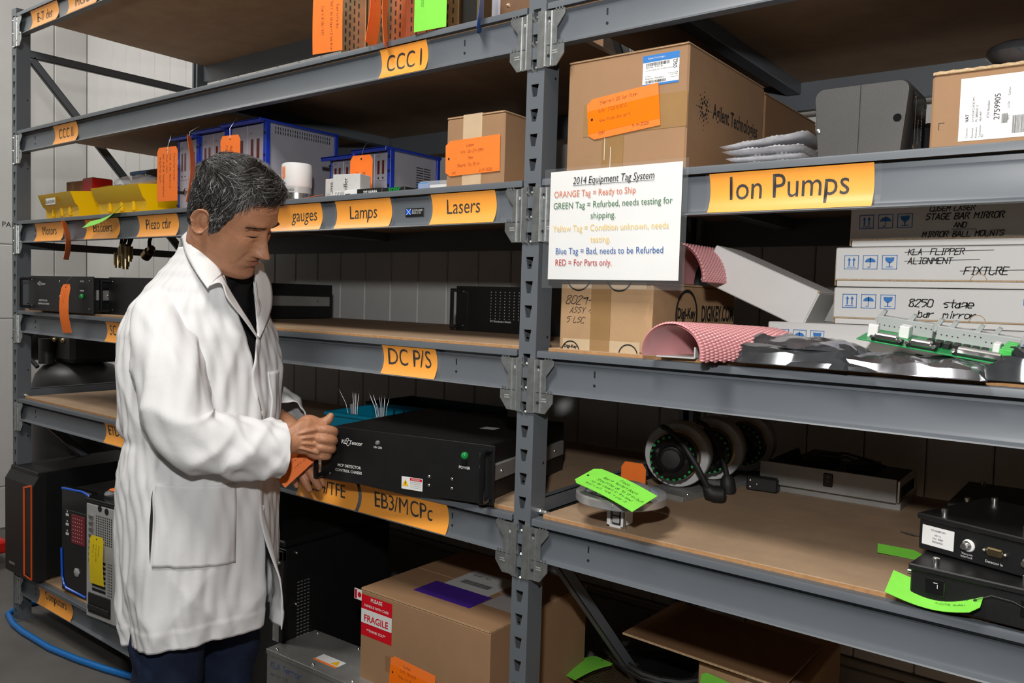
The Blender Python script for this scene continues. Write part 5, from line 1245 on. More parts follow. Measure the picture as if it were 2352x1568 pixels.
m_ = MB(); rect(m_, .006, .058, .010, .042, FRONT()); obj('serial_label', m_, 'paper', i2, 0)
m_ = MB(); q_ = FRONT(-.0004); text(m_, '720-06889-001', q_, w=.024, cx=.032, y=.0345); text(m_, 'REV A', q_, w=.010, cx=.032, y=.027); text(m_, 'S/N  0089', q_, w=.017, cx=.032, y=.0215); text(m_, 'P6000426', q_, w=.017, cx=.032, y=.016); obj('label_print', m_, 'ink', i2, 0)
m_ = MB(); text(m_, 'Vacuum', FRONT(), w=.017, cx=.079, y=.0105); text(m_, 'Interlock', FRONT(), w=.018, cx=.079, y=.006); text(m_, 'Detector In', FRONT(), w=.026, cx=.120, y=.008); text(m_, 'IR', FRONT(), h=.004, x=.165, y=.008); text(m_, 'Drive', FRONT(), w=.012, x=.165, y=.003); obj('lettering', m_, 'white_print', i2, 0)
obj('coax_socket', MB().lathe([(.0075, 0), (.0075, -.003), (.0045, -.004), (.0045, -.014)], (.079, 0, .026), 'y', 16), 'steel_bright', i2); obj('washer', MB().lathe([(.010, 0), (.0088, -.0015)], (.0805, 0, .026), 'y', 16), 'paper', i2); obj('coax_socket', MB().lathe([(.0075, 0), (.0075, -.003), (.0045, -.004), (.0045, -.014)], (.168, 0, .024), 'y', 16), 'steel_bright', i2)
mb = MB(); mb.box(.109, .133, -.005, 0, .020, .033, .003); obj('serial_port', mb, 'brass', i2); m_ = MB()
for k in range(5): disc(m_, .1135+k*.0037, .029, .0011, FRONT(-.0052), 6)
for k in range(4): disc(m_, .1155+k*.0037, .0245, .0011, FRONT(-.0052), 6)
obj('pin_hole', m_, 'dark_hole', i2, 0); obj('jack_screw', MB().sphere((.1055, -.002, .0265), .003, 8, 6).sphere((.1365, -.002, .0265), .003, 8, 6), 'steel_bright', i2)
m_ = MB(); rect(m_, .175, .22, .05, .07, TOP(.060)); obj('top_label', m_, 'paper_grey', i2, 0)
i3 = ibox('black interface box behind the other two, near the wall', (.733, .46, zr), 0, .30, .26, .070)
obj('square_button', MB().box(.020, .055, -.003, 0, .020, .055, .002), 'black_gloss', i3); m_ = MB(); disc(m_, .037, .046, .004, FRONT(-.0032)); obj('button_mark', m_, 'white_print', i3, 0)
tag('equipment_tag', 'curled green tag hanging over the shelf edge by the black boxes', 'tag_green', (.856, -.004, zr+.030), (-1, .10, -.045), (0, -.82, -.50), .132, .048, [('Opened & fixed', .02, -.004, .005), ('needs testing', .022, .008, .005), ('bad board', .03, -.014, .005)], ink='ink_green', bend=-.017, wire=[(.846, -.006, zr+.028), (.868, -.012, zr+.042), (.895, -.012, zr+.040), (.93, -.010, zr+.026)])
tag('equipment_tag', 'small green tag lying on the board left of the interface boxes', 'tag_green', (.725, .262, zr+.004), (-1, -.25, .06), (-.2, .95, .3), .075, .030)
setp(obj('loose_wire', MB().tube([(.655, .42, zr+.002), (.68, .40, zr+.006), (.69, .41, zr+.002), (.70, .39, zr+.01), (.715, .40, zr+.016)], .0012, 5), 'wire'), 'twisted bit of bare wire on the board near the serial label', 'wire')
# ================================================================= right bay, bottom shelf
zb_ = LV['CP']+THL['CP']
t = thing('open_gear', 'dark flat instrument with perforated brass sides on the bottom right shelf', 'instrument', (-.13, .42, zb_), -6)
obj('base', MB().box(0, .32, 0, .40, 0, .16, .004), 'black_paint', t); obj('perforated_top', MB().box(0, .32, .0, .20, .16, .164, .001), 'zinc_gold', t); obj('cover', MB().box(.10, .32, .12, .40, .165, .185, .012), 'black_paint', t)
m_ = MB()
for i in range(30):
    for j in range(19): disc(m_, .01+i*.0102, .01+j*.0102, .0032, TOP(.164), 6)
obj('perforation', m_, 'dark_hole', t, 0)
m_ = MB(); rect(m_, .12, .17, .33, .37, TOP(.185)); rect(m_, .25, .275, .36, .385, TOP(.185)); obj('label', m_, 'paper', t, 0); m_ = MB(); rect(m_, .125, .14, .335, .345, TOP(.1855)); rect(m_, .10, .11, .34, .36, TOP(.1855)); obj('label_mark', m_, 'sticker_red', t, 0)
pts = []
for k in range(40):
    a = 6.283*k/18; pts.append((.045+.135*math.cos(a)+.012*math.sin(k*1.3), .565+.105*math.sin(a), zb_+.205+.012*math.sin(k*.7)+.020*(k/40)))
t = thing('cable_coil', 'thick black cable coiled on the dark instrument', 'cable', (.045, .565, zb_+.2)); o = Vector((.045, .565, zb_+.2)); obj('coil', MB().tube([tuple(Vector(p)-o) for p in pts], .0095, 8), 'black_rubber', t)
obj('plug', MB().box(.02, .075, -.150, -.125, -.012, .010, .005), 'black_rubber', t); obj('plug_contact', MB().box(.075, .105, -.146, -.130, -.008, .006, .002), 'steel', t)
tag('equipment_tag', 'bright green tag lying on the dark instrument beside the fragile carton', 'tag_green', (-.075, .50, zb_+.200), (-.35, -.9, -.10), (.9, -.35, .12), .13, .088, bend=.006)
tag('equipment_tag', 'green tag stuck on the open carton below the cardboard sheet', 'tag_green', (.222, .449, zb_+.245), (1, .02, -.12), (0, 0, 1), .12, .075, [('Video', .06, -.005, .008), ('Phone', .055, -.025, .008)], ink='ink_green')
t = thing('low_carton', 'brown carton under the loose cardboard sheet', 'box', (.215, .452, zb_), 1); obj('walls', MB().box(0, .245, 0, .34, 0, .300, .003), 'cardboard_worn', t); obj('tape', MB().box(.12, .165, -.0008, 0, .1, .300), 'tape_tan', t)
t = thing('cardboard_sheet', 'loose brown cardboard sheet lying like a lid on the low carton', 'sheet', (.035, .395, zb_+.335), rot=(R(-3), R(2.5), R(2)))
obj('board', MB().box(0, .40, 0, .33, 0, .006, .001), 'cardboard_dark', t); obj('cut_edge', MB().box(.0, .40, -.0008, 0, .0005, .0055).box(.40, .4008, 0, .33, .0005, .0055), 'card_edge', t)
# ================================================================= the man
BO = Vector((-.800, -.278, 0)); TH_ = R(15)
BF = Vector((math.cos(TH_), math.sin(TH_), 0)); BR = Vector((math.sin(TH_), -math.cos(TH_), 0))
def B(f, r, z): return BO+BF*f+BR*r+Vector((0, 0, z))
def sm(a, b, x):
    t = min(1, max(0, (x-a)/(b-a))); return t*t*(3-2*t)
def interp(tab, x):
    if x <= tab[0][0]: return tab[0][1:]
    for p, q in zip(tab, tab[1:]):
        if x <= q[0]:
            k = (x-p[0])/(q[0]-p[0]); k = k*k*(3-2*k)*.5+k*.5
            return tuple(a+(b-a)*k for a, b in zip(p[1:], q[1:]))
    return tab[-1][1:]
man = thing('person', 'man in a white lab coat and jeans, looking down and gripping the black chassis', 'person', (BO.x, BO.y, 0))
MO = Vector((BO.x, BO.y, 0))
def rel(p): return tuple(Vector(p)-MO)
# ---- head (local: x forward, y left, z up)
HP = Vector((-.640, -.283, 1.542)); HM = Matrix(((.76785, -.30188, .56505), (.37357, .92752, -.01212), (-.52044, .22039, .82497)))
def HW(p): return HP+HM @ Vector(p)
HT = [(-.122, .040, -.018, .020), (-.117, .072, -.040, .040), (-.108, .087, -.056, .052), (-.095, .0915, -.066, .058), (-.080, .089, -.072, .0625), (-.060, .0905, -.078, .066), (-.040, .0905, -.085, .069), (-.015, .0895, -.094, .0725), (.005, .0895, -.099, .0735), (.025, .0925, -.102, .0740), (.045, .0935, -.103, .0748), (.065, .0895, -.100, .0740), (.085, .078, -.093, .069), (.100, .062, -.080, .060), (.112, .042, -.060, .045), (.119, .020, -.036, .024), (.1215, .004, -.02, .004)]
def gs(x, s): return math.exp(-(x/s)**2)
def face_disp(y, z, fr):
    """forward displacement of the face front"""
    ay = abs(y); d = 0
    if -.046 < z < .026:                                   # nose
        k = (.026-z)/.056
        h = .033*min(1, k)**1.2*sm(-.046, -.033, z); s = .0078+.0082*min(1, max(0, k)); d += h*gs(y, s)
        d += .0100*gs(ay-.0155, .0068)*gs(z+.031, .0085)
    d -= .0150*gs(ay-.030, .0165)*gs(z-.018, .0120)           # eye sockets
    d += .0090*gs(ay-.031, .0125)*gs(z-.013, .0060)+.0035*gs(ay-.030, .014)*gs(z-.002, .0035)           # lowered lids
    d += .0055*gs(ay-.029, .022)*gs(z-.038, .0080)            # brow ridge
    d -= .0045*gs(ay-.020, .010)*gs(z+.004, .006)             # under the eye
    d += .0055*gs(ay-.044, .018)*gs(z+.010, .018)             # cheek bone
    d -= .0045*gs(ay-.026-(-z-.035)*.35, .0050)*sm(-.075, -.05, z)*(1-sm(-.035, -.022, z))   # nasolabial fold
    d -= .0040*gs(ay-.050, .016)*gs(z+.050, .022)
    wl = gs(y, .023)
    d += .0050*gs(z+.0515, .0055)*wl-.0062*gs(z+.0585, .0028)*wl+.0055*gs(z+.0655, .0060)*gs(y, .019)
    d -= .0040*gs(z+.0775, .006)*gs(y, .022)
    d += .0050*gs(z+.098, .013)*gs(y, .022)
    d -= .0022*gs(y, .0035)*gs(z+.044, .005)
    d -= .0010*(gs(z-.062, .0022)+gs(z-.074, .0022))*gs(y, .04)  # forehead lines
    return d*fr
def head_pt(u, v):
    z = -.122+.2435*v; xf, xb, w_ = interp(HT, z); a = 2*math.pi*u; c, s_ = math.cos(a), math.sin(a)
    n = 2.25; cc = math.copysign(abs(c)**(2/n), c); ss = math.copysign(abs(s_)**(2/n), s_)
    cx = -.008; y = w_*ss; x = cx+((xf-cx) if c > 0 else (cx-xb))*cc
    if c > 0: x += face_disp(y, z, sm(0, .35, c))
    return (x, y, z)
body = MB()
body.grid(150, 130, lambda u, v: HW(head_pt(u, v)), True); body.f.append(tuple(range(150))); body.f.append(tuple(range(150*130, 150*131)))
for sgn in (-1, 1):                                         # ears
    def ear(u, v):
        a = 2*math.pi*u; rr = 1-.0*v
        ex, ez = .017*math.cos(a)*(1 if math.sin(a) > -.2 else .75), .031*math.sin(a)
        k = math.sin(math.pi*v); r_ = v
        lift = .006+.012*sm(.45, .95, r_)-.006*gs(r_-.62, .13)+.004*gs(r_, .3)
        return HW((-.016+ex*r_-.10*ez*0+(-.006)*r_*max(0, math.cos(a)*-1), sgn*(.070+lift-(.010*math.cos(a)*r_)), -.006+ez*r_-ex*.25*r_))
    def ear2(u, v):
        if v <= .7: return ear(u, v/.7)
        k = (v-.7)/.3; p = Vector(ear(u, 1.0)); q = Vector(HW((-.016+.012*math.cos(2*math.pi*u), sgn*.058, -.006+.024*math.sin(2*math.pi*u)))); return tuple(p*(1-k)+q*k)
    body.grid(40, 22, ear2, True); body.f.append(tuple(range(len(body.v)-40, len(body.v))))
def limb(pts, rad, n=20, steps=8, sq=None):
    """smooth tapered tube through joints (Catmull-Rom), closed with round ends"""
    P_ = [Vector(p) for p in pts]; out = []; rr = []
    for i in range(len(P_)-1):
        p0, p1, p2, p3 = P_[max(0, i-1)], P_[i], P_[i+1], P_[min(len(P_)-1, i+2)]
        for k in range(steps):
            t = k/steps; out.append(.5*((2*p1)+(p2-p0)*t+(2*p0-5*p1+4*p2-p3)*t*t+(3*p1-p0-3*p2+p3)*t**3)); rr.append(rad[i]+(rad[i+1]-rad[i])*t)
    out.append(P_[-1]); rr.append(rad[-1])
    d0 = (out[0]-out[1]).normalized(); d1 = (out[-1]-out[-2]).normalized(); A = []; AR = []
    for k in range(4): a = R(80-20*k); A.append(out[0]+d0*rr[0]*math.sin(a)); AR.append(rr[0]*math.cos(a))
    A += out; AR += rr
    for k in range(4): a = R(20*(k+1)); A.append(out[-1]+d1*rr[-1]*math.sin(a)); AR.append(rr[-1]*math.cos(a))
    return A, AR
def addlimb(pts, rad, n=20, steps=8, sq=1.0):
    A, AR = limb(pts, rad, n, steps); body.tube([tuple(p) for p in A], AR, n, True, sq)
addlimb([B(.02, 0, 1.36), B(.06, 0, 1.43), HW((-.030, 0, -.07)), HW((-.025, 0, .0))], [.075, .064, .057, .055], 28)
addlimb([HW((.02, 0, -.105)), B(.085, .0, 1.435)], [.040, .050], 24)
# trunk, legs, upper arms (under the clothes)
TT = [(.80, .085, .085, .13), (.95, .105, .105, .145), (1.08, .115, .10, .135), (1.22, .115, .115, .145), (1.33, .08, .10, .130), (1.40, .05, .07, .085), (1.44, .045, .05, .05)]
def trunk(u, v):
    z = .80+.64*v; af, ab, b = interp(TT, z); a = 2*math.pi*u; return B((af if math.cos(a) > 0 else ab)*math.cos(a)+.02*sm(1.1, 1.4, z), b*math.sin(a), z)
body.grid(40, 30, trunk, True); body.f.append(tuple(range(len(body.v)-40, len(body.v)))); body.f.append(tuple(range(len(body.v)-40*31, len(body.v)-40*30)))
for s_ in (1, -1):
    addlimb([B(0, .09*s_, .90), B(.0, .095*s_, .70), B(.02, .10*s_, .48), B(-.01, .105*s_, .28), B(-.02, .11*s_, .09)], [.09, .082, .060, .055, .042], 18, 6)
    addlimb([B(-.04, .11*s_, .05), B(.06, .115*s_, .042), B(.14, .12*s_, .035)], [.036, .040, .030], 14, 5)
SR, ER, CR_ = Vector((-0.6990, -0.4190, 1.3420)), Vector((-0.6010, -0.4180, 1.0770)), Vector((-0.5300, -0.2290, 1.0220))
WR = Vector((-0.5310, -0.2040, 1.0300))
addlimb([B(.02, .100, 1.315), (-0.6600, -0.4230, 1.2100), ER, (ER+WR)/2, WR, (-0.5240, -0.1720, 1.0380)], [.052, .046, .040, .036, .027, .026], 18, 6)
SL, EL, CL_ = B(.0, -.125, 1.34), B(-.01, -.19, 1.09), Vector((-0.6610, -0.0950, 1.0340))
addlimb([SL, (SL+EL)/2, EL, (EL+CL_)/2, CL_, (-0.6290, -0.0920, 0.9940)], [.05, .044, .038, .033, .026, .026], 18, 6)
# ---- right hand closed on the chassis handle
def palm(rows):
    """rows: centre, half vector across (up), half vector thick"""
    o = len(body.v); n = 22
    for c, up, th in rows:
        c, up, th = Vector(c), Vector(up), Vector(th)
        for k in range(n):
            a = 2*math.pi*k/n; ca, sa = math.cos(a), math.sin(a); e = 2/2.6
            body.v.append(tuple(c+up*math.copysign(abs(ca)**e, ca)+th*math.copysign(abs(sa)**e, sa)))
    for j in range(len(rows)-1):
        for k in range(n): body.f.append((o+j*n+k, o+j*n+(k+1) % n, o+(j+1)*n+(k+1) % n, o+(j+1)*n+k))
    body.f.append(tuple(o+k for k in range(n))[::-1]); body.f.append(tuple(o+(len(rows)-1)*n+k for k in range(n)))
VD = Vector((-.608, .792, -.05)).normalized()                       # away from the camera
UPH = Vector((.02, .02, 1)).normalized()
palm([((-0.5410, -0.2110, 1.0340), UPH*.029, VD*.021), ((-0.5310, -0.1940, 1.0370), UPH*.032, VD*.021), ((-0.5200, -0.1750, 1.0420), UPH*.041, VD*.022), ((-0.5100, -0.1550, 1.0410), UPH*.043, VD*.022), ((-0.5030, -0.1380, 1.0340), UPH*.041, VD*.019), ((-0.5010, -0.1240, 1.0290), UPH*.036, VD*.014)])
FR = [ [(-0.5050, -0.1470, 1.0570), (-0.4840, -0.1360, 1.0590), (-0.4780, -0.1150, 1.0530), (-0.4960, -0.0980, 1.0460), (-0.5180, -0.1000, 1.0420)],
       [(-0.5020, -0.1520, 1.0390), (-0.4800, -0.1410, 1.0380), (-0.4750, -0.1190, 1.0330), (-0.4930, -0.1020, 1.0260), (-0.5160, -0.1040, 1.0220)],
       [(-0.5040, -0.1520, 1.0190), (-0.4850, -0.1430, 1.0180), (-0.4780, -0.1200, 1.0130), (-0.4960, -0.1040, 1.0070), (-0.5170, -0.1060, 1.0040)],
       [(-0.5110, -0.1540, 1.0020), (-0.4960, -0.1450, 0.9970), (-0.4890, -0.1240, 0.9940), (-0.5040, -0.1090, 0.9910), (-0.5210, -0.1130, 0.9900)] ]
for p, r0 in zip(FR, (.0125, .0125, .0118, .0105)): addlimb(p, [r0*.92, r0, r0*.98, r0*.92, r0*.72], 14, 6)
addlimb([(-0.5250, -0.1720, 1.0590), (-0.5200, -0.1540, 1.0770), (-0.5060, -0.1310, 1.0710), (-0.4980, -0.1160, 1.0760), (-0.4940, -0.1080, 1.0870)], [.020, .0155, .0125, .0118, .0085], 14, 6)
# tendons on the back of the hand
addlimb([(-0.5160, -0.2010, 1.0480), (-0.4990, -0.1800, 1.0560), (-0.4900, -0.1510, 1.0610)], [.002, .0042, .0055], 8, 5)
addlimb([(-0.5150, -0.2010, 1.0390), (-0.4980, -0.1800, 1.0430), (-0.4890, -0.1520, 1.0430)], [.002, .0042, .0055], 8, 5)
addlimb([(-0.5150, -0.2010, 1.0300), (-0.4970, -0.1800, 1.0300), (-0.4880, -0.1520, 1.0250)], [.002, .0042, .0055], 8, 5)
addlimb([(-0.5140, -0.2020, 1.0210), (-0.4970, -0.1810, 1.0170), (-0.4870, -0.1530, 1.0060)], [.002, .0042, .0055], 8, 5)
# ---- left hand, fingers hanging below
palm([((-0.6530, -0.0960, 1.0190), Vector((.012, .008, -.020)), VD*.018), ((-0.6330, -0.0950, 0.9970), Vector((.022, .016, -.014)), VD*.016), ((-0.6170, -0.0970, 0.9710), Vector((.030, .022, -.016)), VD*.016), ((-0.6060, -0.0980, 0.9530), Vector((.030, .022, -.014)), VD*.013)])
FL = [ [(-0.5910, -0.0900, 0.9710), (-0.5720, -0.0890, 0.9500), (-0.5590, -0.0870, 0.9270), (-0.5530, -0.0790, 0.9100)], [(-0.5970, -0.1010, 0.9650), (-0.5720, -0.1060, 0.9440), (-0.5560, -0.1040, 0.9250), (-0.5490, -0.0940, 0.9030)],
       [(-0.6100, -0.1090, 0.9580), (-0.5890, -0.1160, 0.9360), (-0.5760, -0.1140, 0.9160), (-0.5710, -0.1060, 0.8970)], [(-0.6270, -0.1150, 0.9520), (-0.6170, -0.1250, 0.9330), (-0.6080, -0.1250, 0.9180), (-0.6040, -0.1190, 0.9030)] ]
for p, r0 in zip(FL, (.0105, .011, .0105, .0092)): addlimb(p, [r0, r0, r0*.92, r0*.72], 14, 6)
addlimb([(-0.6270, -0.1100, 0.9910), (-0.6180, -0.1290, 0.9730), (-0.6030, -0.1380, 0.9530)], [.016, .013, .010], 14, 6)
me = body.mesh('body', 0)
bm = bmesh.new(); bm.from_mesh(me); bmesh.ops.remove_doubles(bm, verts=bm.verts, dist=2e-5); bmesh.ops.recalc_face_normals(bm, faces=bm.faces); bm.to_mesh(me); bm.free()
bo = bpy.data.objects.new('tmp', me); COL.objects.link(bo)
rm = bo.modifiers.new('r', 'REMESH'); rm.mode = 'VOXEL'; rm.voxel_size = .0024; rm.adaptivity = 0; rm.use_smooth_shade = True
sm_ = bo.modifiers.new('s', 'SMOOTH'); sm_.factor = .5; sm_.iterations = 2
me2 = bpy.data.meshes.new_from_object(bo.evaluated_get(bpy.context.evaluated_depsgraph_get()))
bpy.data.objects.remove(bo); me2.name = 'body'; me2.materials.clear(); me2.transform(Matrix.Translation(-MO)); me2.shade_smooth()
obj('body', me2, 'skin', man)
nt = M['skin'].node_tree; bs_ = nt.nodes['Principled BSDF']; src = bs_.inputs['Base Color'].links[0].from_socket
tc = nt.nodes.new('ShaderNodeTexCoord'); vd = nt.nodes.new('ShaderNodeVectorMath'); vd.operation = 'DISTANCE'; vd.inputs[1].default_value = rel(HW((.060, 0, -.088)))
mr = nt.nodes.new('ShaderNodeMapRange'); mr.inputs['From Min'].default_value = .075; mr.inputs['From Max'].default_value = .035; mr.inputs['To Min'].default_value = 0; mr.inputs['To Max'].default_value = .55
ns = nt.nodes.new('ShaderNodeTexNoise'); ns.inputs['Scale'].default_value = 420; mu = nt.nodes.new('ShaderNodeMath'); mu.operation = 'MULTIPLY'
mx = nt.nodes.new('ShaderNodeMix'); mx.data_type = 'RGBA'; mx.inputs['B'].default_value = (.16, .095, .065, 1)
nt.links.new(tc.outputs['Object'], vd.inputs[0]); nt.links.new(vd.outputs['Value'], mr.inputs['Value']); nt.links.new(tc.outputs['Object'], ns.inputs['Vector'])
nt.links.new(mr.outputs[0], mu.inputs[0]); nt.links.new(ns.outputs['Fac'], mu.inputs[1]); nt.links.new(mu.outputs[0], mx.inputs['Factor']); nt.links.new(src, mx.inputs['A']); nt.links.new(mx.outputs['Result'], bs_.inputs['Base Color'])
# nails, lips, lids, brows
def nail(tip, prev, out, w_=.0058, l=.0105):
    tip, prev = Vector(tip), Vector(prev); d = (tip-prev).normalized(); out = Vector(out); out = (out-d*out.dot(d)).normalized(); sd = d.cross(out)
    return MB().grid(6, 6, lambda u, v: rel(tip+d*(-.004+l*(v-.35))+sd*w_*(2*u-1)*(1-.25*v*v)+out*(.0074-.0030*(2*u-1)**2-.001*v)))
for a, b, o_ in ((FR[0][0], FR[0][1], None),):
    pass
obj('fingernail', nail((-0.4940, -0.1080, 1.0870), (-0.4980, -0.1160, 1.0760), -VD+Vector((-.5, -.4, .3))*.6, .0062, .013), 'nail', man, label='thumb nail')
for f_ in FL: obj('fingernail', nail(f_[3], f_[2], -VD, .0048, .010), 'nail', man)
def facept(y, z, off=.0):
    lo, hi = 0.0, .25
    w_ = interp(HT, z)[2]; s_ = min(.999, abs(y)/w_)**(2.25/2); u = math.asin(s_)/(2*math.pi); p = head_pt(u, (z+.122)/.2435)
    return (p[0]+off, math.copysign(abs(p[1]), y) if y else 0, z)
lip = MB()
lip.grid(20, 6, lambda u, v: rel(HW(facept(-.024+.048*u, -.0580+(.0085*v)*(1-abs(2*u-1)**2.2)*(1-.25*gs(2*u-1, .15)), .0008))))
lip.grid(20, 6, lambda u, v: rel(HW(facept(-.023+.046*u, -.0595-(.0095*v)*(1-abs(2*u-1)**2.2), .0008))))
obj('lips', lip, 'lip', man)
br = MB(); rn = random.Random(4)
for sg in (-1, 1):
    for k in range(240):
        q = rn.random(); y = sg*(.012+.040*q); z = .0325+.0055*math.sin(q*2.4)-.005*q+rn.uniform(-.0026, .0026)*(1.2-q); p = Vector(facept(y, z, .0006)); e = Vector((.001+.001*rn.random(), sg*.006, .0018*(1-2*q)+.001))
        br.tube([rel(HW(p)), rel(HW(p+e*.6+Vector((.0008, 0, 0)))), rel(HW(p+e*1.25))], [.00030, .00028, .0001], 3)
obj('eyebrow', br, 'hair_dark', man)
ey = MB(); lash = MB()
for sg in (-1, 1):
    ey.grid(14, 4, lambda u, v: rel(HW(facept(sg*(.0175+.027*u), .0078+.0036*(v-.5)*(1-(2*u-1)**2)+.0010*(2*u-1)**2, .0009))))
    lash.grid(16, 2, lambda u, v: rel(HW(facept(sg*(.0165+.030*u), .0092-.0012*v+.0020*(1-(2*u-1)**2)-.0016*u, .0009+.0022*(1-v)*(1-(2*u-1)**4)))))
    lash.grid(16, 2, lambda u, v: rel(HW(facept(sg*(.017+.030*u), .0215+.0012*v+.0025*(1-(2*u-1)**2)-.004*u, .0007))))  # dark strip painting the shade in the upper lid crease
obj('eye', ey, 'dark_hole', man); obj('lash_and_lid_shade', lash, 'hair_dark', man)
# ---- hair: close cap plus short curved locks
def hairline(u):
    """lowest z of hair around the head; u=0 front"""
    a = abs(((u+.5) % 1)-.5)*2                           # 0 front .. 1 back
    return interp([(0, .089), (.10, .090), (.20, .094), (.27, .088), (.33, .058), (.37, .030), (.42, -.012), (.47, -.026), (.50, .018), (.56, .025), (.62, -.015), (.75, -.045), (1, -.058)], a)[0]
def hair_th(a, z): return (.006+.016*sm(.05, .115, z)*(1-.3*a)+.010*gs(a, .28)*sm(.06, .09, z)+.004*gs(a-.55, .2))
def hair_pt(u, v, k=1.0):
    zl = hairline(u); z = zl+(.1215-zl)*v; p = Vector(head_pt(u, (z+.122)/.2435)); a = abs(((u+.5) % 1)-.5)*2
    c = Vector((-.008, 0, .02)); n = (p-c).normalized(); th = hair_th(a, z)*sm(0, .10, v+.02)
    return p+n*th*k
cap = MB().grid(110, 44, lambda u, v: rel(HW(hair_pt(u, v, .80))), True)
obj('hair_cap', cap, 'hair_dark', man)
locks = {'hair_dark': MB(), 'hair_grey': MB(), 'hair_light': MB()}
rn = random.Random(11)
for k in range(15000):
    u = rn.random(); v = rn.random()**.8*.98; a = abs(((u+.5) % 1)-.5)*2
    p = hair_pt(u, v, .78); zl = hairline(u); z = zl+(.1215-zl)*v
    e = .004; du = (hair_pt((u+e) % 1, v, .8)-hair_pt((u-e) % 1, v, .8)).normalized(); dv = hair_pt(u, min(1, v+.02), .8)-hair_pt(u, max(0, v-.02), .8)
    dv = dv.normalized() if dv.length > 1e-6 else Vector((1, 0, 0)); n = du.cross(dv)
    n = n if n.dot(p-Vector((-.008, 0, .02))) > 0 else -n
    sgn = 1 if u < .5 else -1
    # comb: forward over the top, down at the sides and nape, swept to the right at the fringe
    top = sm(.070, .105, z)
    fwd = Vector((.7-.9*gs(a, .22), -.8*gs(a, .35), .25*gs(a, .3))); dwn = Vector((-.25, 0, -1))
    d = (fwd*top+dwn*(1-top)); d = (d-n*d.dot(n)); d = d.normalized() if d.length > 1e-4 else du
    d = (d+du*rn.uniform(-.5, .5)+dv*rn.uniform(-.3, .3)).normalized()
    L = (.009+.024*sm(.05, .11, z)+.008*gs(a, .3))*rn.uniform(.6, 1.25) if z > .0 else .007*rn.uniform(.6, 1.3)
    curl = rn.uniform(-.5, .5)
    q0 = p+d*L*.33+n*L*.16+du*curl*L*.12; q1 = p+d*L*.68+n*L*.16+du*curl*L*.5; q2 = p+d*L*.95+n*L*.02+du*curl*L*1.3
    w_ = rn.uniform(.0003, .00065)
    grey = .20+.60*gs(a-.40, .18)*(1-top)+.75*gs(a-.20, .14)*sm(.05, .075, z)*(1-sm(.106, .119, z))+.2*(1-sm(-.02, .04, z))
    q = rn.random(); m = 'hair_light' if q < grey*.42-.05 else ('hair_grey' if q < grey*.8 else 'hair_dark')
    locks[m].tube([rel(HW(p)), rel(HW(q0)), rel(HW(q1)), rel(HW(q2))], [w_*.8, w_, w_*.9, w_*.25], 3, False)
for m, b_ in locks.items():
    o = obj('hair_locks', b_, m, man); o['kind'] = 'stuff'
st = MB()                                                    # short stubble along the jaw and sideburn
# ---- dark shirt inside the open coat
ST = [(1.05, .130, .10, .14), (1.22, .132, .12, .155), (1.33, .105, .11, .150), (1.40, .078, .085, .115), (1.435, .070, .070, .080), (1.47, .066, .068, .068), (1.495, .066, .070, .066), (1.53, .066, .072, .067)]
def shirt(u, v):
    z = 1.05+.475*v; af, ab, b = interp(ST, z); a = 2*math.pi*u; k = sm(1.38, 1.52, z); zz = z-.030*k-.050*k*math.cos(a)
    return rel(B((af if math.cos(a) > 0 else ab)*math.cos(a)+.02+.055*sm(1.30, 1.49, z)+.004*math.sin(9*a+z*40)*sm(1.1, 1.3, z), b*math.sin(a)+.004*math.sin(z*70), zz))
obj('shirt', MB().grid(64, 40, shirt, True), 'shirt_black', man)
obj('shirt_placket', MB().grid(4, 20, lambda u, v: (Vector(shirt(.995+.012*u if u < .4 else .012*u-.005, .30+.55*v))+BF*.0025)[:]), 'shirt_black', man)
# ---- jeans
for s_, nm in ((1, 'right'), (-1, 'left')):
    pts = [B(-.005, .085*s_, .90), B(.0, .092*s_, .72), B(.022, .10*s_, .50), B(-.005, .105*s_, .28), B(-.015, .11*s_, .07)]
    A, AR = limb(pts, [.098, .094, .082, .075, .072], 24, 14); A, AR = A[4:-4], AR[4:-4]; mb = MB(); n = 36
    for i, (p, r_) in enumerate(zip(A, AR)):
        for k in range(n):
            a = 2*math.pi*k/n; q = r_*(1+.035*math.sin(3*a+i*.35)+.03*math.sin(i*.9+2*a)); w2 = p+BF*q*math.cos(a)+BR*q*.95*math.sin(a); mb.v.append(rel(w2))
    for i in range(len(A)-1):
        for k in range(n): mb.f.append((i*n+k, i*n+(k+1) % n, (i+1)*n+(k+1) % n, (i+1)*n+k))
    lg = obj('trouser_leg', mb, 'denim', man); lg['label'] = 'dark blue denim trouser leg'
    obj('seam', MB().tube([mb.v[i*n+n//4] for i in range(0, len(A))], .0016, 5), 'denim', man)
    sh = MB().box(-.06, .19, -.045, .045, .0, .075, .03, fn=lambda f, r, z, s_=s_: rel(B(f-.04, r+.115*s_, z))); obj('shoe', sh, 'black_rubber', man)
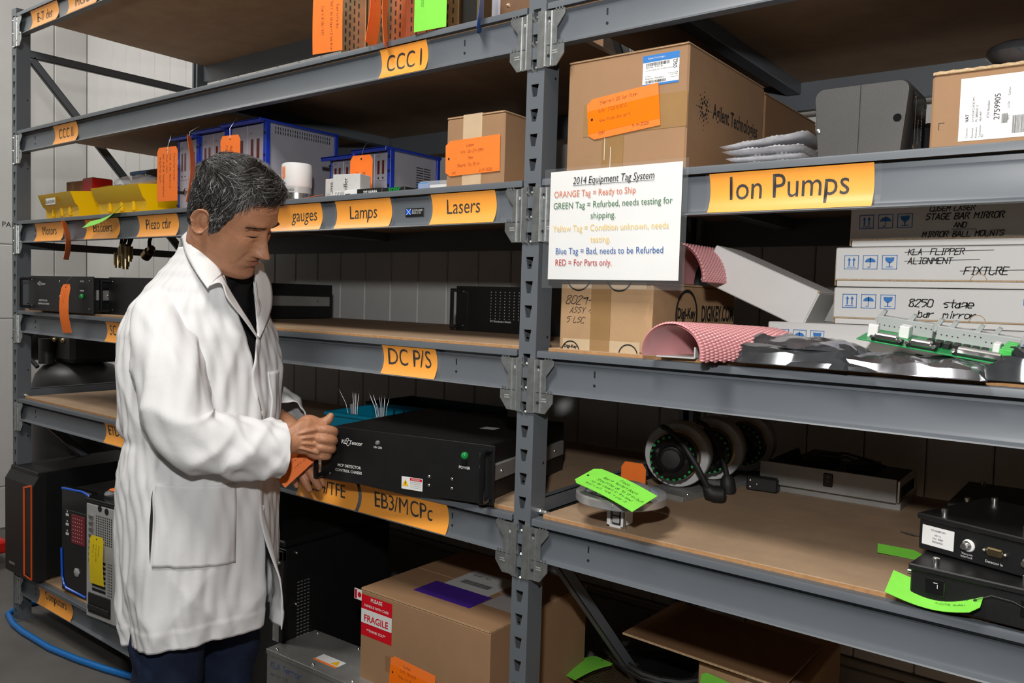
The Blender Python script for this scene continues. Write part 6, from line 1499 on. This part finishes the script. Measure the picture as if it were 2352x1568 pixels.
# ---- lab coat
def ridge(x, p=1.6): return (1-abs(math.sin(x)))**p
CT = [  # z, front, back, half width, centre forward shift
 (.555, .148, .112, .192, .026), (.64, .158, .126, .200, .024), (.76, .166, .142, .204, .020), (.92, .164, .146, .202, .020), (1.02, .162, .134, .192, .024), (1.08, .162, .138, .192, .024), (1.20, .164, .158, .196, .016), (1.27, .158, .150, .190, .014), (1.33, .140, .128, .168, .016), (1.375, .118, .110, .136, .026), (1.41, .100, .098, .112, .038), (1.44, .088, .088, .095, .052), (1.462, .080, .082, .085, .062), (1.475, .079, .080, .082, .066)]
def coat_folds(a, z):
    """a: angle (0 front, + towards the camera), z height"""
    low = 1-sm(.80, 1.02, z); d = 0
    d += low*(.010*math.sin(5*a+1.2+1.5*(1-z))+.006*math.sin(9*a+2.2*z)+.004*math.sin(14*a-6*z))*(.35+.65*(1-sm(.55, .85, z)))
    d += .0055*low*ridge(6*z*2.2+3.2*a+1.0)*gs(z-.66, .13)+.0045*low*ridge(9*z*2-4.1*a+.4)*gs(z-.64, .10)
    up = sm(1.0, 1.12, z)*(1-sm(1.36, 1.42, z))
    up *= 1-.8*sm(1.24, 1.33, z)
    d += up*(.0060*ridge(4.2*a+9*z+.3)+.0050*ridge(-5.0*a+13*z)+.004*math.sin(3*a+14*z))
    wst = gs(z-1.055, .050)*sm(1.2, 2.4, abs(a))
    d += wst*(.0042*math.sin(15*a+3*math.sin(30*z))+.0022*math.sin(27*a))-.008*gs(z-1.03, .014)*sm(1.3, 2.2, abs(a))
    d += .0045*gs(z-.96, .035)*ridge(7*a+20*z)
    d += .0016*math.sin(23*a+31*z)+.0012*math.sin(41*a-27*z+3*math.sin(17*z))
    d += .0020*(1-sm(.600, .606, z))                             # stitched hem
    return d
def coat_pt(a, z, off=0.0):
    af, ab, b, cf = interp(CT, z); c, s_ = math.cos(a), math.sin(a); n = 2.15
    cc = math.copysign(abs(c)**(2/n), c); ss = math.copysign(abs(s_)**(2/n), s_); d = coat_folds(a, z)+off
    q = 1+d/.19
    zz = z-.018*math.cos(a+2.5)*(1-sm(.55, .75, z))
    return B(((af if c > 0 else ab)*cc)*q+cf, b*ss*q, zz)
def v_open(z): return interp([(1.0, .0), (1.19, .0), (1.215, .03), (1.26, .12), (1.32, .26), (1.37, .44), (1.41, .68), (1.44, 1.0), (1.475, 1.45)], z)[0]
def v_low(z): return interp([(.50, .17), (.75, .10), (1.0, .015), (1.2, 0)], z)[0]
cb = MB(); NA, NZ = 220, 170
def coat_fn(u, v):
    z = .555+(1.475-.555)*v; a0 = interp([(.55, -.20), (.8, -.14), (1.0, -.14), (1.2, 0)], z)[0]; lo = a0+.02+v_open(z)*.58; hi = a0+2*math.pi-(-.055+v_open(z)*.8)+.05*(1-sm(.95, 1.1, z))
    a = lo+(hi-lo)*u
    p = coat_pt(a, z)
    far = sm(.93, 1.0, u)*(1-sm(.62, .88, z))                     # loose far front edge swings forward
    near = (1-sm(0, .05, u))
    return rel(p+BF*(.050*far)+BR*(-.01*far)+BF*(.004*near)+(BF*.0035 if u > .985 else Vector()))
cb.grid(NA, NZ, coat_fn)
lc = obj('lab_coat', cb, 'coat_white', man, 60); lc['label'] = 'white lab coat body'
so = lc.modifiers.new('thick', 'SOLIDIFY'); so.thickness = .0022; so.offset = -1
def sub(name, mb, m='coat_white', smooth=60, label=None, th=.0018):
    o = obj(name, mb, m, lc, smooth, label)
    if th: s_ = o.modifiers.new('thick', 'SOLIDIFY'); s_.thickness = th; s_.offset = 1
    return o
def patch(a0, a1, z0, z1, off=.004, nu=24, nv=24, warp=None):
    return MB().grid(nu, nv, lambda u, v: rel(coat_pt(a0+(a1-a0)*u, z0+(z1-z0)*v+(warp(u) if warp else 0), off)))
# hip pocket with its slit, chest pocket, back half belt, seams, buttons
sub('hip_pocket', patch(.25, 1.24, .750, .935, .0035, warp=lambda u: .016*u), label='patch pocket on the hip')
def cseam(pts, r_=.0011, off=.0012):
    out = []
    for (a0, z0), (a1, z1) in zip(pts, pts[1:]):
        for k in range(14): out.append(rel(coat_pt(a0+(a1-a0)*k/14, z0+(z1-z0)*k/14, off)))
    return MB().tube(out, r_, 5)
sub('pocket_slit', MB().grid(4, 30, lambda u, v: rel(coat_pt(1.255+.030*u*math.sin(math.pi*v)-.006, .775+.165*v, .0062))), 'dark_hole', label='dark pocket slit', th=0)
sub('chest_pocket', patch(-.62, -.22, 1.06, 1.185, .0040, 14, 14), label='chest pocket')
for pts in (((1.27, .565), (1.27, 1.02)), ((.24, .752), (.24, .937), (1.24, .955)), ((.24, .750), (1.24, .767)), ((-.05, .60), (-.05, 1.0), (.08, 1.18)), ((1.56, .95), (2.2, .99), (3.0, 1.01)), ((2.9, 1.012), (2.2, 1.062), (1.9, 1.07))): sub('seam', cseam(pts), th=0)
for z in (.86, .98, 1.09): sub('button', MB().lathe([(.0085, 0), (.0085, .002), (.006, .0028)], (0, 0, 0), 'x', 14), 'white_print', th=0).location = rel(coat_pt(-.09 if z < 1.05 else -.04, z, .003))
# sleeves
def sleeve(pts, rad, wr, nu=56, steps=30, seed=0, flare=1.0, side=None):
    A, AR = limb(pts, rad, nu, steps); A, AR = A[4:-4], AR[4:-4]; m = len(A); mb = MB(); up = None
    for i in range(m):
        t = (A[min(i+1, m-1)]-A[max(i-1, 0)]).normalized()
        if up is None: up = (side-t*side.dot(t)).normalized()
        else: up = (up-t*up.dot(t)).normalized()
        sd = t.cross(up); s_ = i/(m-1)
        for k in range(nu):
            a = 2*math.pi*k/nu; d = wr(s_, a)
            mb.v.append(rel(A[i]+(up*math.cos(a)+sd*math.sin(a)*.92)*(AR[i]+d)))
    for i in range(m-1):
        for k in range(nu): mb.f.append((i*nu+k, i*nu+(k+1) % nu, (i+1)*nu+(k+1) % nu, (i+1)*nu+k))
    return mb, A, AR
def wrR(s_, a):
    e = gs(s_-.52, .16); d = .0135*e*ridge(24*s_+1.9*math.cos(a)+.8*math.sin(2*a), 1.2)*(.4+.6*math.cos(a-.2)**2)
    d += .0085*gs(s_-.25, .17)*ridge(2.0*a+11*s_+.6, 1.8)+.0075*gs(s_-.33, .20)*ridge(-2.5*a+15*s_+1.0, 1.7)
    d += .0100*gs(s_-.75, .16)*ridge(1.5*a+14*s_, 1.4)+.0085*gs(s_-.72, .14)*ridge(-2*a+19*s_+.8, 1.4)
    d += .0022*math.sin(5*a+21*s_)+.0016*math.sin(9*a-34*s_)-.010*sm(.93, 1, s_)*0
    d += .0025*(1 if s_ > .915 else 0)*0
    return d*sm(.04, .22, s_)-.006
slR, AR_p, AR_r = sleeve([B(.04, .040, 1.345), B(.024, .120, 1.316), (-0.6540, -0.4250, 1.2100), ER, (-0.5680, -0.3390, 1.0360), (-0.5430, -0.2660, 1.0230), (-0.5280, -0.2230, 1.0190)], [.050, .069, .078, .077, .072, .071, .073], wrR, side=Vector((0, 0, 1)))
srobj = sub('sleeve', slR, label='right sleeve', th=.002)
m = len(AR_p)
sub('sleeve_seam', MB().tube([slR.v[int(m*.88)*56+k % 56] for k in range(57)], .0012, 5), th=0)
slL, _, _ = sleeve([B(.02, -.085, 1.385), B(.0, -.14, 1.33), (SL+EL)/2, EL, B(.08, -.20, 1.07), (-0.6820, -0.0970, 1.0540)], [.052, .074, .072, .068, .062, .058], lambda s_, a: wrR(s_, a), side=Vector((0, 0, 1)))
sub('sleeve', slL, label='left sleeve', th=.002)
# collar and lapels laid over the coat
def crom(P_, t):
    n = len(P_)-1; x = t*n; i = min(int(x), n-1); k = x-i; p0, p1, p2, p3 = [Vector(P_[j]) for j in (max(0, i-1), i, i+1, min(n, i+2))]
    return .5*((2*p1)+(p2-p0)*k+(2*p0-5*p1+4*p2-p3)*k*k+(3*p1-p0-3*p2+p3)*k**3)
def strip(inner, outer, nu=36, nv=8, bulge=.006):
    tc = -VD*1.0
    return MB().grid(nu, nv, lambda u, v: rel(crom(inner, u)*(1-v)+crom(outer, u)*v+tc*bulge*math.sin(math.pi*(.15+.75*v))))
BK = B(-.030, 0, 1.505)
sub('collar', strip([BK+BF*.012, (-0.7400, -0.3050, 1.5300), (-0.6910, -0.3160, 1.4960), (-0.6640, -0.3110, 1.4520), (-0.6450, -0.3030, 1.4150)], [BK+BF*-.030+Vector((0, 0, -.055)), (-0.7890, -0.3200, 1.4970), (-0.7130, -0.3530, 1.4600), (-0.6570, -0.3620, 1.4180), (-0.6150, -0.3580, 1.3800)], bulge=.010), label='right half of the coat collar', th=.0025)
sub('collar', strip([BK+BF*.012, B(.03, -.060, 1.505), (-0.7120, -0.1880, 1.4510), (-0.7130, -0.1770, 1.4280)], [BK+BF*-.030+Vector((0, 0, -.055)), B(-.01, -.115, 1.45), (-0.7300, -0.1450, 1.4510), (-0.7190, -0.1390, 1.4160)], bulge=.008), label='left half of the coat collar', th=.0025)
sub('lapel', strip([(-0.6470, -0.3080, 1.4220), (-0.6400, -0.2920, 1.3850), (-0.6310, -0.2660, 1.3400), (-0.6220, -0.2450, 1.3040), (-0.6160, -0.2280, 1.2700)], [(-0.6210, -0.3560, 1.3830), (-0.6050, -0.3330, 1.3940), (-0.5980, -0.3210, 1.3600), (-0.6000, -0.2810, 1.3170), (-0.6080, -0.2340, 1.2680)], bulge=.006), label='right coat lapel', th=.0025)
sub('lapel', strip([(-0.7110, -0.1800, 1.4320), (-0.7000, -0.1830, 1.3930), (-0.6770, -0.1940, 1.3450), (-0.6460, -0.2100, 1.3020), (-0.6180, -0.2250, 1.2730)], [(-0.7180, -0.1370, 1.4250), (-0.7130, -0.1230, 1.3940), (-0.6920, -0.1350, 1.3460), (-0.6610, -0.1720, 1.3020), (-0.6170, -0.2220, 1.2690)], bulge=.006), label='left coat lapel', th=.0025)
# tag held in the left hand
tag('equipment_tag', 'orange tag held between the man\'s two hands', 'tag_orange', (-0.5320, -0.1170, 1.0240), Vector((-0.5840, -0.1870, 0.9420))-Vector((-0.5320, -0.1170, 1.0240)), Vector((-0.5490, -0.1390, 0.9740))-Vector((-0.5670, -0.1510, 1.0040)), .128, .064, [('MCP Supply', .045, .010, .006), ('use for 2U', .05, -.004, .006), ('functional tested', .05, -.018, .006)], ink='ink_brown')
